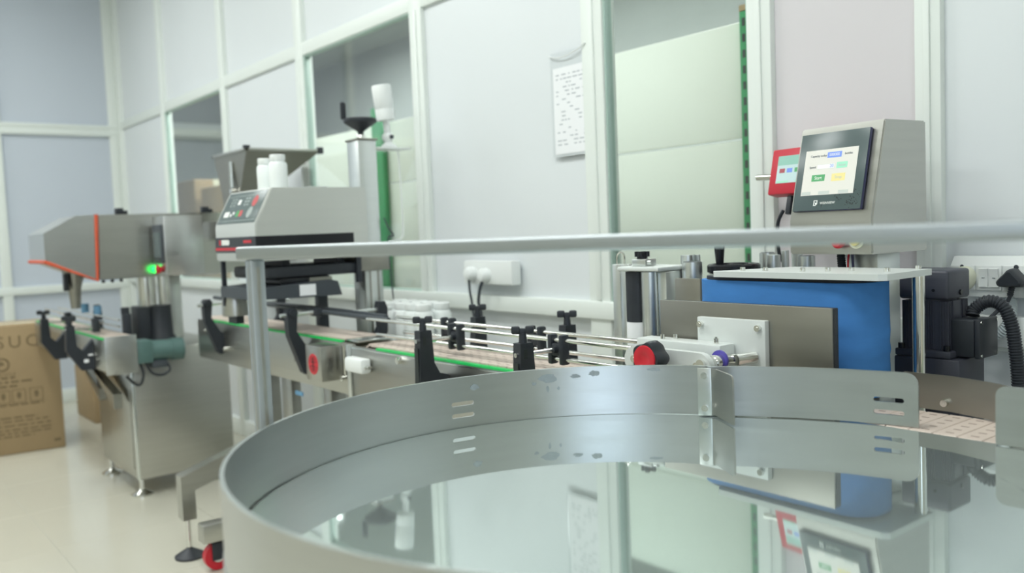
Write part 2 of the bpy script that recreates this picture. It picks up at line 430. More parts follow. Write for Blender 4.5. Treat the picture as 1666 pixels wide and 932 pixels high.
def strip(path, thick, z0, z1, holes=(), edge_mi=None, round_ends=0.0):
    """vertical plate following path [(x,y)], with stadium holes (s0,s1,za,zb); returns MB"""
    L = [0.0]
    for i in range(1, len(path)): L.append(L[-1] + (Vector(path[i]) - Vector(path[i - 1])).length)
    tot = L[-1]
    S = set(L)
    pairs = {}
    for (s0, s1, za, zb) in sorted(holes, key=lambda h: h[2]):
        pairs.setdefault((s0, s1), []).append((za, zb))
        r = (zb - za) / 2
        for t in (0, .3, .7, 1): S.add(s0 + r * t); S.add(s1 - r * t)
    if round_ends:
        for t in (0, .08, .3, .6, 1): S.add(tot - round_ends * t)
    S = sorted(S)
    def pos(s):
        for i in range(len(L) - 1):
            if s <= L[i + 1] + 1e-9:
                t = (s - L[i]) / (L[i + 1] - L[i]); a = Vector(path[i]); b = Vector(path[i + 1])
                d = (b - a).normalized()
                a0 = (a - Vector(path[i - 1])).normalized() if i > 0 else d
                b1 = (Vector(path[i + 2]) - b).normalized() if i < len(path) - 2 else d
                n0 = (a0 + d).normalized(); n1 = (d + b1).normalized(); dd = n0.lerp(n1, t).normalized()
                return a.lerp(b, t), Vector((-dd.y, dd.x))
    def rows(s):
        zt = z1
        if round_ends and s > tot - round_ends:
            q = s - (tot - round_ends); zt = z1 - round_ends + math.sqrt(max(0, round_ends ** 2 - q * q))
        out = [z0]
        for (s0, s1), lst in pairs.items():
            if s0 - 1e-9 <= s <= s1 + 1e-9:
                for za, zb in lst:
                    r = (zb - za) / 2; mz = (za + zb) / 2
                    q = max(0, r - (s - s0), r - (s1 - s))
                    h = math.sqrt(max(0, r * r - q * q))
                    if h < 1e-6: out.append((mz, mz))
                    else: out.append((mz - h, mz + h))
        out.append(zt)
        return out
    mb = MB(); bm = mb.bm
    cols = []
    for s in S:
        p, nrm = pos(s)
        rr = rows(s)
        side = []
        for sg in (-.5, .5):
            q = p + nrm * thick * sg
            c = []
            for z in rr:
                if isinstance(z, tuple):
                    va = bm.verts.new((q.x, q.y, z[0])); vb = va if z[0] == z[1] else bm.verts.new((q.x, q.y, z[1]))
                    c.append((va, vb))
                else: c.append(bm.verts.new((q.x, q.y, z)))
            side.append(c)
        cols.append(side)
    def chain(c):   # list of solid intervals
        segs = []; lo = c[0]
        for e in c[1:-1]:
            segs.append((lo, e[0])); lo = e[1]
        segs.append((lo, c[-1])); return segs
    def face(*vs):
        u = []
        for v in vs:
            if v not in u: u.append(v)
        if len(u) >= 3: bm.faces.new(u)
    for i in range(len(cols) - 1):
        for sd in (0, 1):
            a = cols[i][sd]; b = cols[i + 1][sd]
            if len(a) == len(b):
                for (l0, h0), (l1, h1) in zip(chain(a), chain(b)): face(l0, l1, h1, h0)
            else:
                def full(c):
                    o = []
                    for e in c:
                        if isinstance(e, tuple): o += [e[0]] if e[0] is e[1] else [e[0], e[1]]
                        else: o.append(e)
                    return o
                face(*(full(a)[:1] + full(b) + list(reversed(full(a)[1:]))))
        # top, bottom, hole walls
        A0, A1 = cols[i]; B0, B1 = cols[i + 1]
        face(A0[-1], B0[-1], B1[-1], A1[-1]); face(A0[0], A1[0], B1[0], B0[0])
        if len(A0) == len(B0):
            for k in range(1, len(A0) - 1):
                for j in (0, 1): face(A0[k][j], B0[k][j], B1[k][j], A1[k][j])
    for c in (cols[0], cols[-1]):
        face(c[0][0], c[0][-1], c[1][-1], c[1][0])
    if edge_mi is not None:
        bm.faces.ensure_lookup_table()
        for f in bm.faces:
            if all(abs(v.co.z - z1) < 1e-5 for v in f.verts): f.material_index = edge_mi
    return mb
arc = lambda a0, a1, r, n: [(TC.x + r * math.cos(math.radians(a0 + (a1 - a0) * i / n)), TC.y + r * math.sin(math.radians(a0 + (a1 - a0) * i / n))) for i in range(n + 1)]
# slots near angle 170 deg: arc length measured from the start at 116 deg
def arcs(deg): return math.radians(deg - 116) * TR
hs = [(arcs(167.4), arcs(172.6), .895, .9025), (arcs(167.4), arcs(172.6), .8745, .882)]
build('rim', strip(arc(116, 318, TR, 120), .005, ZD - .002, ZR, hs, edge_mi=1), ['steel_h', 'steel_edge'], tt)
build('rim', strip(arc(5, 38, TR, 20), .005, ZD - .002, ZR, edge_mi=1), ['steel_h', 'steel_edge'], tt)
build('skirt', strip(arc(0, 360, TR + .001, 160), .006, .70, ZD - .004), 'steel_h', tt)
build('base_plate', MB().lathe([(.01, .69), (TR, .69), (TR, .70), (.01, .70)], (TC.x, TC.y, 0), n=64), 'steel', tt)
build('pedestal', MB().box(TC.x - .2, TC.x + .2, TC.y - .2, TC.y + .2, .25, .69, bev=.006), 'steel', tt)
for sx in (-1, 1):
    for sy in (-1, 1):
        x, y = TC.x + sx * .23, TC.y + sy * .23
        lg = MB().box(x - .025, x + .025, y - .025, y + .025, .1, .69, bev=.003)
        lo = build('leg', lg, 'steel', tt)
        build('foot', MB().lathe([(.01, .0), (.04, .0), (.042, .012), (.015, .03), (.01, .032), (.01, .1), (.005, .1)], (x, y, 0), n=20), 'black_plastic', lo)
# exit guide plate with slots, on the back right of the disc
gp = [(-.984, 1.212), (-.93, 1.252), (-.86, 1.294), (-.79, 1.325), (-.72, 1.345), (-.679, 1.3515)]
gh = [(.270, .318, .895, .9025), (.270, .318, .8745, .882)]
build('guide_plate', strip(gp, .004, ZD + .001, ZR, gh, edge_mi=None, round_ends=.02), 'steel_h', tt)
# bent stop plate with its screwed strip
T_ = frame_T((-.998, 1.203, 0), (.022, .0105, 0), (-.0105, .022, 0))
sp = MB(); sp.box(0, .024, -.006, -.003, ZD + .002, .943, bev=.001)
so = build('stop_plate', sp, 'alu', tt, T=T_)
fl = [(-.976, 1.210), (-.965, 1.2105), (-.900, 1.173)]
build('flange', strip(fl, .003, ZD + .003, .942, round_ends=.01), 'steel', so)
sc = MB()
for z in (.872, .93): hexscrew(sc, (.012, -.006, z), (0, -1, 0), .006, .0025)
build('screw', sc, 'chrome', so, T=T_)
# right-hand guard plate
rp = [(-.553, 1.327), (-.52, 1.330), (-.46, 1.322), (-.40, 1.29), (-.36, 1.23), (-.35, 1.16), (-.375, 1.09)]
rp.reverse()
build('guard_plate', strip(rp, .005, ZD + .001, .944, round_ends=.014), 'steel_h', tt)
# transfer plate between disc and conveyor
tp = [(TC.x + (TR - .004) * math.cos(math.radians(a)), TC.y + (TR - .004) * math.sin(math.radians(a))) for a in range(112, 30, -6)] + [(-.30, 1.336), (-.80, 1.336), (-.88, 1.302), (-.95, 1.254), (-.985, 1.222)]
build('transfer_plate', MB().prism(tp, ZD - .0035, ZD - .0008, 'z'), 'mirror_steel', tt)
# tape residue on the rim inside
def patch(a0, a1, z0, z1, seed):
    rnd = random.Random(seed); mb = MB(); n = 7
    r = TR - .0031
    ring = []
    for k in range(n * 2):
        t = 2 * PI * k / (n * 2); u = .5 + .5 * math.cos(t) * rnd.uniform(.55, 1.05); v = .5 + .5 * math.sin(t) * rnd.uniform(.55, 1.05)
        a = math.radians(a0 + (a1 - a0) * u)
        ring.append(mb.bm.verts.new((TC.x + r * math.cos(a), TC.y + r * math.sin(a), z0 + (z1 - z0) * v)))
    mb.bm.faces.new(ring); return mb
for i, (a0, a1, z0, z1) in enumerate(((148.6, 153.2, .919, .938), (153.2, 154.6, .916, .924), (143.6, 146, .924, .934), (139.4, 142.2, .926, .939), (165.8, 168.6, .919, .932), (150.5, 151.3, .900, .916), (148.2, 148.9, .905, .913), (126, 130, .934, .941))):
    build('tape_residue', patch(a0, a1, z0, z1, i), 'residue', tt)

# ================================================================== GANTRY BAR
gt = thing('gantry_frame', (-1.2, .49, 0), 'long horizontal aluminium bar on a square post crossing the foreground', 'frame')
A = Vector((-1.229, .476, 1.1800)); B = Vector((-.335, .864, 1.1795)); dr = (B - A).normalized(); B = B + dr * .42; A = A + dr * .008
T_ = frame_T(A, dr, Vector((0, 0, 1)).cross(dr))
build('crossbar', MB().box(0, (B - A).length, -.011, .011, -.0092, .0092, bev=.004, seg=3), 'alu_matte', gt, T=T_)
for x, y in ((-1.2, .491), (B.x - .03, B.y - .013)):
    pb = MB().box(x - .0105, x + .0105, y - .0105, y + .0105, .008, 1.170, bev=.002)
    po = build('post', pb, 'alu_matte', gt)
    build('groove', MB().box(x - .0025, x + .0025, y - .0109, y - .0100, .02, 1.16).box(x + .0100, x + .0109, y - .0025, y + .0025, .02, 1.16), 'steel', po)
    build('foot_plate', MB().box(x - .04, x + .04, y - .04, y + .04, 0, .008, bev=.002), 'steel', po)

# ================================================================== CONVEYOR HELPERS
def slat_mesh(w_, pitch, marks):
    mb = MB(); h = pitch / 2 - .0007
    mb.box(-h, h, 0, w_, -.007, 0, bev=.0012, seg=1)
    if marks:
        for k in range(5):
            y = .018 + k * (w_ - .036) / 4
            mb.box(-.006, .006, y - .0022, y + .0022, -.001, .0002, mi=1)
    bmesh.ops.recalc_face_normals(mb.bm, faces=mb.bm.faces)
    me = bpy.data.meshes.new('slat'); mb.bm.to_mesh(me); mb.bm.free(); me.materials.append(M['slat_pink']); me.materials.append(M['slat_mark'])
    return me
def slats(parent, x0, x1, y0, z, w_, pitch, marks=False, wrap=0):
    me = slat_mesh(w_, pitch, marks)
    n = int(round((x1 - x0) / pitch))
    base = root_of(parent).location
    for i in range(-wrap, n):
        o = bpy.data.objects.new('slat', me); col.objects.link(o); o.parent = parent
        if i >= 0:
            o.location = Vector((x0 + pitch * (i + .5), y0, z)) - base
        else:
            r = .045; a = (-i - .35) * pitch / r
            o.location = Vector((x0 - r * math.sin(a), y0, z - r * (1 - math.cos(a)))) - base
            o.rotation_euler = (0, -a, 0)
def tknob(parent, p, yaw, s=1.0):
    T_ = Tr(*p) @ Rz(yaw) @ Matrix.Diagonal((s, s, s, 1))
    mb = MB(); mb.cyl((0, 0, 0), (0, 0, .022), .010, .0085, n=14)
    mb.box(-.026, -.006, -.009, .009, .020, .038, bev=.004); mb.box(.006, .026, -.009, .009, .020, .038, bev=.004)
    mb.box(-.008, .008, -.007, .007, .018, .033, bev=.002)
    return build('knob', mb, 'black_plastic', parent, T=T_)
def bracket(parent, X, y_plate, sgn, z_top=.938, z_bot=.775, reach=.085, clampY=None, rod_z=.910, yaw=.9):
    """L bracket standing off a conveyor side plate; sgn -1 = towards the camera"""
    f = lambda d: y_plate + sgn * d
    poly = [(f(0), z_bot), (f(reach + .004), z_bot), (f(reach + .006), z_bot + .012), (f(reach), z_top), (f(reach - .036), z_top), (f(reach - .042), z_bot + .075), (f(reach - .058), z_bot + .046), (f(0), z_bot + .038)]
    if sgn > 0: poly.reverse()
    b = build('bracket', MB().prism(poly, X - .0135, X + .0135, 'x'), 'black_plastic', parent)
    det = MB()
    det.box(X - .0085, X + .0085, f(reach + .0055) - .001, f(reach + .0055) + .001, z_bot + .02, z_top - .045)
    det.box(X + .0132, X + .0141, f(reach - .013) - .005, f(reach - .013) + .005, z_top - .036, z_top - .014)
    build('slot', det, 'ink_dark', b)
    bo = MB(); hexscrew(bo, (X, f(reach), z_top - .027), (0, sgn, 0), .0055, .006); build('bolt', bo, 'chrome', b)
    tknob(b, (X, f(reach - .018), z_top), yaw)
    if clampY is not None:
        build('rod', MB().cyl((X, f(reach - .02), rod_z), (X, clampY + sgn * .004, rod_z), .0055, n=12), 'chrome', b)
        c = MB()
        for dx in (-.020, .020):
            c.box(X + dx - .0075, X + dx + .0075, clampY - .012, clampY + .012, .874, .946, bev=.005)
        c.box(X - .02, X + .02, clampY - .009, clampY + .009, .895, .925, bev=.003)
        c.cyl((X, clampY + sgn * .02, rod_z), (X, clampY, rod_z), .009, n=12)
        build('clamp', c, 'black_plastic', b)
    return b

# ================================================================== LABELLING CONVEYOR (right section)
lc = thing('labelling_conveyor', (-1.2, 1.4, 0), 'steel slat conveyor with chrome guide rails behind the turntable', 'conveyor')
build('side_plate', MB().box(-2.50, .8, 1.325, 1.329, .67, .848, bev=.001), 'steel', lc)
build('side_plate', MB().box(-2.50, .8, 1.487, 1.491, .67, .848, bev=.001), 'steel', lc)
build('bottom_plate', MB().box(-2.48, .8, 1.33, 1.486, .672, .676), 'steel', lc)
build('edge_lip', MB().box(-2.50, .8, 1.3225, 1.3255, .839, .8435, bev=.0006), 'steel_edge', lc)
build('wear_strip', MB().box(-2.34, -1.05, 1.322, 1.336, .8455, .8525, bev=.001), 'green_strip', lc)
build('wear_strip', MB().box(-2.34, .8, 1.480, 1.494, .8455, .8525, bev=.001), 'green_strip', lc)
slats(lc, -2.40, .72, 1.3375, ZD, .1405, .038, marks=True, wrap=2)
build('end_post', MB().box(-2.525, -2.503, 1.318, 1.334, .665, .85, bev=.002).box(-2.525, -2.503, 1.482, 1.496, .665, .85, bev=.002), 'alu', lc)
for X, cy in ((-1.97, 1.365), (-1.55, 1.365)): bracket(lc, X, 1.325, -1, clampY=cy)
for X, cy in ((-2.13, 1.45), (-1.73, 1.45)): bracket(lc, X, 1.491, 1, clampY=cy, yaw=.75)
for Y, z, x0, x1 in ((1.365, .932, -2.46, -1.268), (1.365, .887, -2.40, -1.268), (1.45, .932, -2.42, -1.268), (1.45, .887, -2.38, -1.268)):
    build('guide_rail', MB().cyl((x0, Y, z), (x1, Y, z), .0055, n=12), 'chrome', lc)
sb = MB().box(-2.485, -2.375, 1.288, 1.324, .772, .818, bev=.008)
so = build('sensor_box', sb, 'white_plastic', lc)
wn = MB(); wn.cyl((-2.374, 1.305, .793), (-2.355, 1.305, .793), .005, n=10); wn.box(-2.368, -2.360, 1.292, 1.318, .790, .796, bev=.002)
build('wing_nut', wn, 'chrome', so)
bo = MB(); hexscrew(bo, (-2.205, 1.325, .828), (0, -1, 0), .010, .012); build('bolt', bo, 'chrome', lc)
for X in (-2.2, -.9, .5):
    for Y in (1.35, 1.465):
        lo = build('leg', MB().box(X - .025, X + .025, Y - .02, Y + .02, .06, .67, bev=.003), 'steel', lc)
        build('foot', MB().lathe([(.01, 0), (.035, 0), (.035, .01), (.012, .025), (.008, .03), (.008, .06)], (X, Y, 0), n=16), 'black_plastic', lo)
# guide along the back of the belt by the turntable exit
bg = [(-.772, 1.486), (-.690, 1.486), (-.62, 1.468), (-.575, 1.448), (-.50, 1.405)]
bo_ = build('back_guide', strip(bg, .003, ZD + .003, .921), 'steel_dark', lc)
build('bracket_strip', MB().box(-.012, .012, -.006, -.0015, .862, .905, bev=.002), 'alu', bo_, T=frame_T((-.592, 1.456, 0), (.045, -.02, 0), (.02, .045, 0)))
bo = MB(); hexscrew(bo, (-.70, 1.4845, .8745), (0, -1, 0), .006, .008); build('bolt', bo, 'chrome', bo_)

# ---- red knob width adjuster, block and pressure plate
pu = thing('pressure_plate_unit', (-1.05, 1.35, .70), 'steel pressure plate with aluminium block and red knob in front of blue belt', 'machine part')
build('block', MB().box(-1.265, -1.050, 1.331, 1.377, .872, .962, bev=.003), 'alu_paint', pu)
bs = MB()
for x, y in ((-1.205, 1.345), (-1.185, 1.362), (-1.075, 1.352)): bs.cyl((x, y, .962), (x, y, .972), .005, n=12)
bs.cyl((-1.075, 1.352, .961), (-1.075, 1.352, .975), .003, n=10)
build('screw', bs, 'chrome', pu)
arm = MB()
poly = [(-1.235, .895), (-1.07, .895)] + [(-1.07 + .028 * math.cos(t), .923 + .028 * math.sin(t)) for t in [-PI / 2 + PI * k / 10 for k in range(1, 10)]] + [(-1.07, .951), (-1.235, .951)] + [(-1.235 + .028 * math.cos(t), .923 + .028 * math.sin(t)) for t in [PI / 2 + PI * k / 10 for k in range(1, 10)]]
arm.prism(poly, 1.292, 1.306, 'y')
ao = build('link_arm', arm, 'alu_paint', pu)
asx = MB()
for x in (-1.236, -1.075): hexscrew(asx, (x, 1.292, .925), (0, -1, 0), .008, .003)
build('screw', asx, 'chrome', ao)
build('spacer', MB().cyl((-1.05, 1.305, .93), (-1.05, 1.331, .93), .014, n=20).cyl((-1.15, 1.305, .925), (-1.15, 1.331, .925), .012, n=16), 'chrome', pu)
pin = MB().cyl((-1.012, 1.300, .938), (-.985, 1.322, .940), .013, n=20)
build('hinge_pin', MB().cyl((-1.062, 1.2915, .930), (-1.062, 1.285, .930), .010, n=20).cyl((-1.046, 1.307, .934), (-1.046, 1.3305, .934), .0135, n=20), 'chrome', pu)
build('locking_ring', MB().cyl((-1.046, 1.3225, .936), (-1.046, 1.3275, .936), .0185, n=24), 'purple_ring', pu)
# knob: lobed black hand wheel with a red cap
kb = MB()
kn = 40
prof = []
for y, s in ((1.275, .80), (1.262, 1.0), (1.242, 1.0), (1.236, .93)):
    prof.append([(-1.155 + s * (.033 + .0032 * math.cos(5 * (2 * PI * k / kn))) * math.cos(2 * PI * k / kn), y, .938 + s * (.033 + .0032 * math.cos(5 * (2 * PI * k / kn))) * math.sin(2 * PI * k / kn)) for k in range(kn)])
kb.quadstrip(prof)
ko = build('knob', kb, 'black_plastic', pu)
kc = MB()
prof = []
for y, s in ((1.236, .0275), (1.2335, .0265), (1.2325, .016), (1.2345, .012), (1.235, .002)):
    prof.append([(-1.155 + s * math.cos(2 * PI * k / kn), y, .938 + s * math.sin(2 * PI * k / kn)) for k in range(kn)])
kc.quadstrip(prof); build('cap', kc, 'red_plastic', ko)
build('shaft', MB().cyl((-1.155, 1.275, .938), (-1.155, 1.293, .938), .010, n=16), 'steel', ko)
# plate
po = build('steel_panel', MB().box(-1.252, -.853, 1.392, 1.396, .872, 1.0365, bev=.001), 'steel_dark', pu)
build('foam_pad', MB().box(-1.25, -.852, 1.3965, 1.412, .874, 1.036, bev=.002), 'black_plastic', po)
mp = build('mounting_plate', MB().box(-1.142, -.982, 1.378, 1.3915, .872, 1.008, bev=.0015), 'alu_paint', pu)
ms = MB()
for x in (-1.132, -.996): hexscrew(ms, (x, 1.378, .994), (0, -1, 0), .0062, .007)
build('screw', ms, 'chrome', mp)
build('rod', MB().cyl((-1.02, 1.34, .936), (-1.005, 1.378, .938), .011, n=20).cyl((-1.05, 1.352, .934), (-1.015, 1.352, .936), .011, n=20), 'chrome', pu)
build('stand_foot', MB().box(-1.20, -1.10, 1.300, 1.3215, .70, .872, bev=.002), 'steel', pu)

# ---- blue wrap belt unit
wb = thing('wrap_belt_unit', (-.98, 1.54, .86), 'bright blue foam wrap-around belt under an aluminium top plate', 'machine part')
def stadium(x0, x1, y0, y1, r, n=8):
    P = []
    for cx, cy, a in ((x1 - r, y0 + r, -PI / 2), (x1 - r, y1 - r, 0), (x0 + r, y1 - r, PI / 2), (x0 + r, y0 + r, PI)):
        for k in range(n + 1):
            t = a + PI / 2 * k / n; P.append((cx + r * math.cos(t), cy + r * math.sin(t)))
    return P
loops = []
for z, gx in ((.862, 0), (.90, .001), (.935, .0), (.945, .002), (.96, .0), (.98, .0015), (1.03, 0.0), (1.074, 0)):
    loops.append([(x, y, z) for x, y in stadium(-1.232 - gx, -.835 + gx, 1.468 - gx, 1.60, .058)])
build('belt', MB().quadstrip(loops), 'blue_foam', wb)
build('roller', MB().prism(stadium(-1.222, -.845, 1.478, 1.59, .05), 1.074, 1.0815, 'z'), 'black_plastic', wb)
tpz = [(-1.165, 1.462), (-.80, 1.452), (-.788, 1.462), (-.788, 1.622), (-1.09, 1.642), (-1.175, 1.475)]
to = build('top_plate', MB().prism(tpz, 1.0815, 1.093, 'z'), 'alu_paint', wb)
ts = MB()
for x, y in ((-1.12, 1.50), (-1.065, 1.50), (-.98, 1.50), (-.935, 1.515), (-.895, 1.53), (-.802, 1.60), (-.825, 1.53)): ts.cyl((x, y, 1.093), (x, y, 1.1), .0055, n=12)
build('screw', ts, 'chrome', to)
build('support_rod', MB().cyl((-.802, 1.60, .70), (-.802, 1.60, 1.0815), .0115, n=20), 'chrome', wb)
build('support_rod', MB().cyl((-1.08, 1.635, .70), (-1.08, 1.635, 1.0815), .0115, n=20), 'chrome', wb)

# ---- labeller deck behind the conveyor
dk = tag(build('machine_deck', MB().box(-1.72, -.45, 1.496, 1.97, .66, .70, bev=.003), 'steel'), 'steel deck plate behind the labelling conveyor carrying the motor', 'deck')
for x in (-1.66, -.51):
    for y in (1.56, 1.87):
        build('leg', MB().box(x - .025, x + .025, y - .025, y + .025, 0, .66, bev=.003), 'steel', dk)

# ---- gear motor
gm = thing('gear_motor', (-.82, 1.70, .70), 'dark grey finned gear motor with terminal box beside blue belt', 'motor')
mx0, mx1, my0, my1 = -.868, -.772, 1.652, 1.742
build('fan_cover', MB().box(mx0, mx1, my0, my1, 1.032, 1.088, bev=.006, seg=3), 'motor_grey', gm)
build('cover_screw', MB().cyl((mx1 - .001, 1.70, 1.044), (mx1 + .003, 1.70, 1.044), .005, n=10).cyl((-.80, my0 + .002, 1.05), (-.80, my0 - .001, 1.05), .003, n=10), 'black_gloss', gm)
body = MB(); body.cyl((-.82, 1.697, .935), (-.82, 1.697, 1.034), .040, n=32)
build('stator', body, 'motor_grey', gm)
fin = MB()
for k in range(7):
    x = mx0 + .005 + k * .0055
    fin.box(x, x + .0022, my0 + .004, my1 - .004, .937, 1.029)
for k in range(7):
    x = mx1 - .007 - k * .0055 if k < 3 else mx0 + .052 + (k - 3) * .004
    fin.box(x, x + .0022, my0 + .004, my1 - .004, .937, 1.029)
for k in range(4):
    y = my0 + .006 + k * .0055
    fin.box(mx0 + .004, mx1 - .002, y, y + .0022, .937, 1.029)
    y = my1 - .008 - k * .0055
    fin.box(mx0 + .004, mx1 - .002, y, y + .0022, .937, 1.029)
build('cooling_fin', fin, 'motor_grey', gm)
build('flange', MB().box(mx0 - .006, mx1 + .006, my0 - .006, my1 + .006, .922, .936, bev=.003), 'motor_grey', gm)
fb = MB()
for x in (mx0 + .004, mx1 - .004):
    for y in (my0 + .001, my1 - .004): fb.cyl((x, y, .936), (x, y, .946), .006, n=10)
build('bolt', fb, 'black_gloss', gm)
build('gearbox', MB().box(mx0 - .008, mx1 + .022, my0 - .006, my1 + .01, .70, .9215, bev=.004), 'motor_grey', gm)
tb = build('terminal_box', MB().box(-.775, -.733, 1.668, 1.742, .925, .995, bev=.003), 'black_plastic', gm)
build('lid', MB().box(-.7325, -.722, 1.666, 1.744, .923, .997, bev=.003), 'black_plastic', tb)
ls_ = MB()
for y in (1.672, 1.738):
    for z in (.929, .991): ls_.cyl((-.722, y, z), (-.7205, y, z), .003, n=8)
build('lid_screw', ls_, 'chrome', tb)
tag(build('corrugated_conduit', MB().tube([(-.752, 1.705, 1.000), (-.750, 1.71, 1.012), (-.728, 1.716, 1.027), (-.704, 1.72, 1.018), (-.690, 1.722, .985), (-.683, 1.722, .94), (-.678, 1.722, .88), (-.675, 1.722, .78), (-.675, 1.72, .7005)], .0125, n=16, rib=.0052), 'black_plastic'), 'black corrugated conduit arching out of the motor terminal box', 'conduit')

# ---- operator console with touch screen
CO = Tr(-.922, 1.655, 1.118) @ Rz(math.radians(-6)) @ Tr(0, 0, 0)
cs = thing('control_console', (-.98, 1.75, .70), 'stainless operator console with large touch screen above the blue belt', 'control panel')
Wc = .205
prof = [(0, 0), (0, .072), (.047, .27), (.185, .27), (.187, 0)]
cb = MB().prism(prof, -Wc, 0, 'x')
es = [e for e in cb.bm.edges]
bmesh.ops.bevel(cb.bm, geom=es, offset=.003, segments=2, affect='EDGES')
build('housing', cb, 'steel', cs, T=CO)
SL = math.atan2(.047, .198)
FT = CO @ Tr(-Wc, 0, .072) @ Matrix.Rotation(PI / 2 - SL, 4, 'X')   # local x right, y up the sloped face, z out of it
hb = build('touch_panel', MB().box(.012, .182, .018, .188, .0005, .009, bev=.003), 'hmi_side', cs, T=FT)
build('bezel', MB().box(.013, .181, .019, .187, .0085, .0098, bev=.0006), 'hmi_bezel', hb, T=FT)
build('screen', MB().box(.030, .160, .052, .150, .0096, .0102), 'screen', hb, T=FT)
def ui(name, x0, x1, y0, y1, m, lv=.0104):
    return build(name, MB().box(x0, x1, y0, y1, .010, lv), m, hb, T=FT)
ui('field', .086, .121, .131, .143, 'ui_blue'); ui('field', .063, .107, .108, .118, 'ui_grey'); ui('field', .0635, .1065, .1085, .1175, 'ui_white', .0105)
ui('button', .112, .138, .107, .120, 'ui_mint'); ui('button', .053, .086, .082, .096, 'ui_green'); ui('button', .103, .136, .080, .096, 'ui_yellow')
for a, b in ((.032, .055), (.075, .102), (.124, .148)): ui('tab', a, b, .053, .060, 'ui_grey')
for s, sz, x, y, m in (('Capacity today', .0068, .064, .137, 'ink'), ('bottles', .0068, .138, .137, 'ink'), ('000000', .0085, .1035, .137, 'ui_white'), ('Speed', .0068, .052, .113, 'ink'), ('20', .010, .100, .113, 'ui_blue'),
                       ('Reset', .008, .125, .1135, 'ui_grey'), ('Start', .0095, .0695, .089, 'ui_white'), ('Stop', .0095, .1195, .088, 'ui_grey'), ('WEINVIEW', .0075, .101, .034, 'print_white')):
    text('lettering', s, sz, FT @ Tr(x, y, .0104), m, hb)
lg = MB(); lg.box(.066, .068, .029, .041, .0098, .0102); lg.box(.068, .075, .039, .041, .0098, .0102); lg.box(.068, .071, .029, .031, .0098, .0102); lg.box(.0735, .0755, .034, .041, .0098, .0102); lg.prism([(.069, .0365), (.0765, .0335), (.072, .029)], .0098, .0103, 'z')
build('logo', lg, 'print_white', hb, T=FT)
sm = MB(); rr = random.Random(3)
for cx, cy, n in ((.158, .035, 40), (.124, .040, 16), (.162, .055, 18), (.085, .028, 14)):
    for k in range(n):
        x = cx + rr.gauss(0, .007); y = cy + rr.gauss(0, .006); s = rr.uniform(.0004, .0011)
        if .015 < x < .179 and .021 < y < .1: sm.box(x - s, x + s, y - s, y + s, .0097, .0100)
build('grime', sm, 'ink_dark', hb, T=FT)
eb = build('stop_button', MB().lathe([(.011, 0), (.011, .006), (.0145, .008), (.0145, .014), (.011, .018), (.002, .019)], (0, 0, 0), n=24), 'red_plastic', cs, T=CO @ Tr(-.072, 0, .027) @ Matrix.Rotation(PI / 2, 4, 'X'))
build('collar', MB().lathe([(.0175, 0), (.0175, .003), (.012, .0032)], (0, 0, 0), n=24), 'cream_plastic', cs, T=CO @ Tr(-.036, 0, .029) @ Matrix.Rotation(PI / 2, 4, 'X'))
build('push_button', MB().lathe([(.011, .003), (.011, .009), (.002, .010)], (0, 0, 0), n=24), 'button_yellow', cs, T=CO @ Tr(-.036, 0, .029) @ Matrix.Rotation(PI / 2, 4, 'X'))
build('pillar', MB().box(-.125, -.045, .08, .16, -.418, -.0005, bev=.004), 'alu', cs, T=CO)
build('flexible_conduit', MB().tube([(-1.03, 1.72, 1.117), (-1.025, 1.715, 1.09), (-1.01, 1.70, 1.05), (-1.00, 1.71, .9), (-1.0, 1.72, .701)], .009, n=12, rib=.005), 'black_plastic', cs)
build('cable', MB().tube([(-.992, 1.70, 1.117), (-.990, 1.70, 1.08), (-.985, 1.70, .95), (-.985, 1.71, .701)], .0028), 'hmi_side', cs)
build('cable', MB().tube([(-1.000, 1.70, 1.117), (-.999, 1.695, 1.08), (-.995, 1.70, .95), (-.995, 1.71, .701)], .0022), 'red_plastic', cs)

# ---- red printer display
rd = thing('printer_controller', (-1.29, 1.93, .70), 'small red framed touch display half hidden behind the console', 'control panel')
RT = Tr(-1.332, 1.89, 1.256) @ Rz(math.radians(-9)) @ Matrix.Rotation(PI / 2 - .22, 4, 'X') @ Matrix.Diagonal((1.07, 1.07, 1.07, 1))
build('case', MB().box(0, .175, 0, .108, -.032, 0, bev=.004), 'red_box', rd, T=RT)
scn = build('screen', MB().box(.022, .155, .026, .090, -.001, .0008), 'screen_teal', rd, T=RT)
build('band', MB().box(.022, .155, .068, .090, .0005, .0011), 'screen_green_band', scn, T=RT)
for i, (a, b, m) in enumerate(((.030, .046, 'ui_red'), (.052, .068, 'ui_blue'), (.075, .09, 'ui_green'))): build('button', MB().box(a, b, .050, .060, .0005, .0012), m, scn, T=RT)
build('tab', MB().box(.025, .06, .027, .031, .0005, .0012).box(.08, .12, .027, .031, .0005, .0012), 'ui_mint', scn, T=RT)
build('arm', MB().cyl((-1.392, 1.935, 1.304), (-1.21, 1.935, 1.298), .008, n=16), 'chrome', rd)
build('pole', MB().cyl((-1.297, 1.955, .70), (-1.297, 1.955, 1.362), .0095, n=16), 'alu', rd)
cn = MB(); cn.box(.052, .066, -.045, -.001, -.022, -.010, bev=.003); cn.box(.072, .086, -.036, -.001, -.022, -.010, bev=.003)
build('connector', cn, 'black_plastic', rd, T=RT)
build('cable', MB().tube([(-1.282, 1.885, 1.216), (-1.299, 1.885, 1.18), (-1.300, 1.89, 1.11), (-1.286, 1.90, 1.06), (-1.28, 1.91, .9), (-1.28, 1.91, .701)], .0045), 'black_plastic', rd)

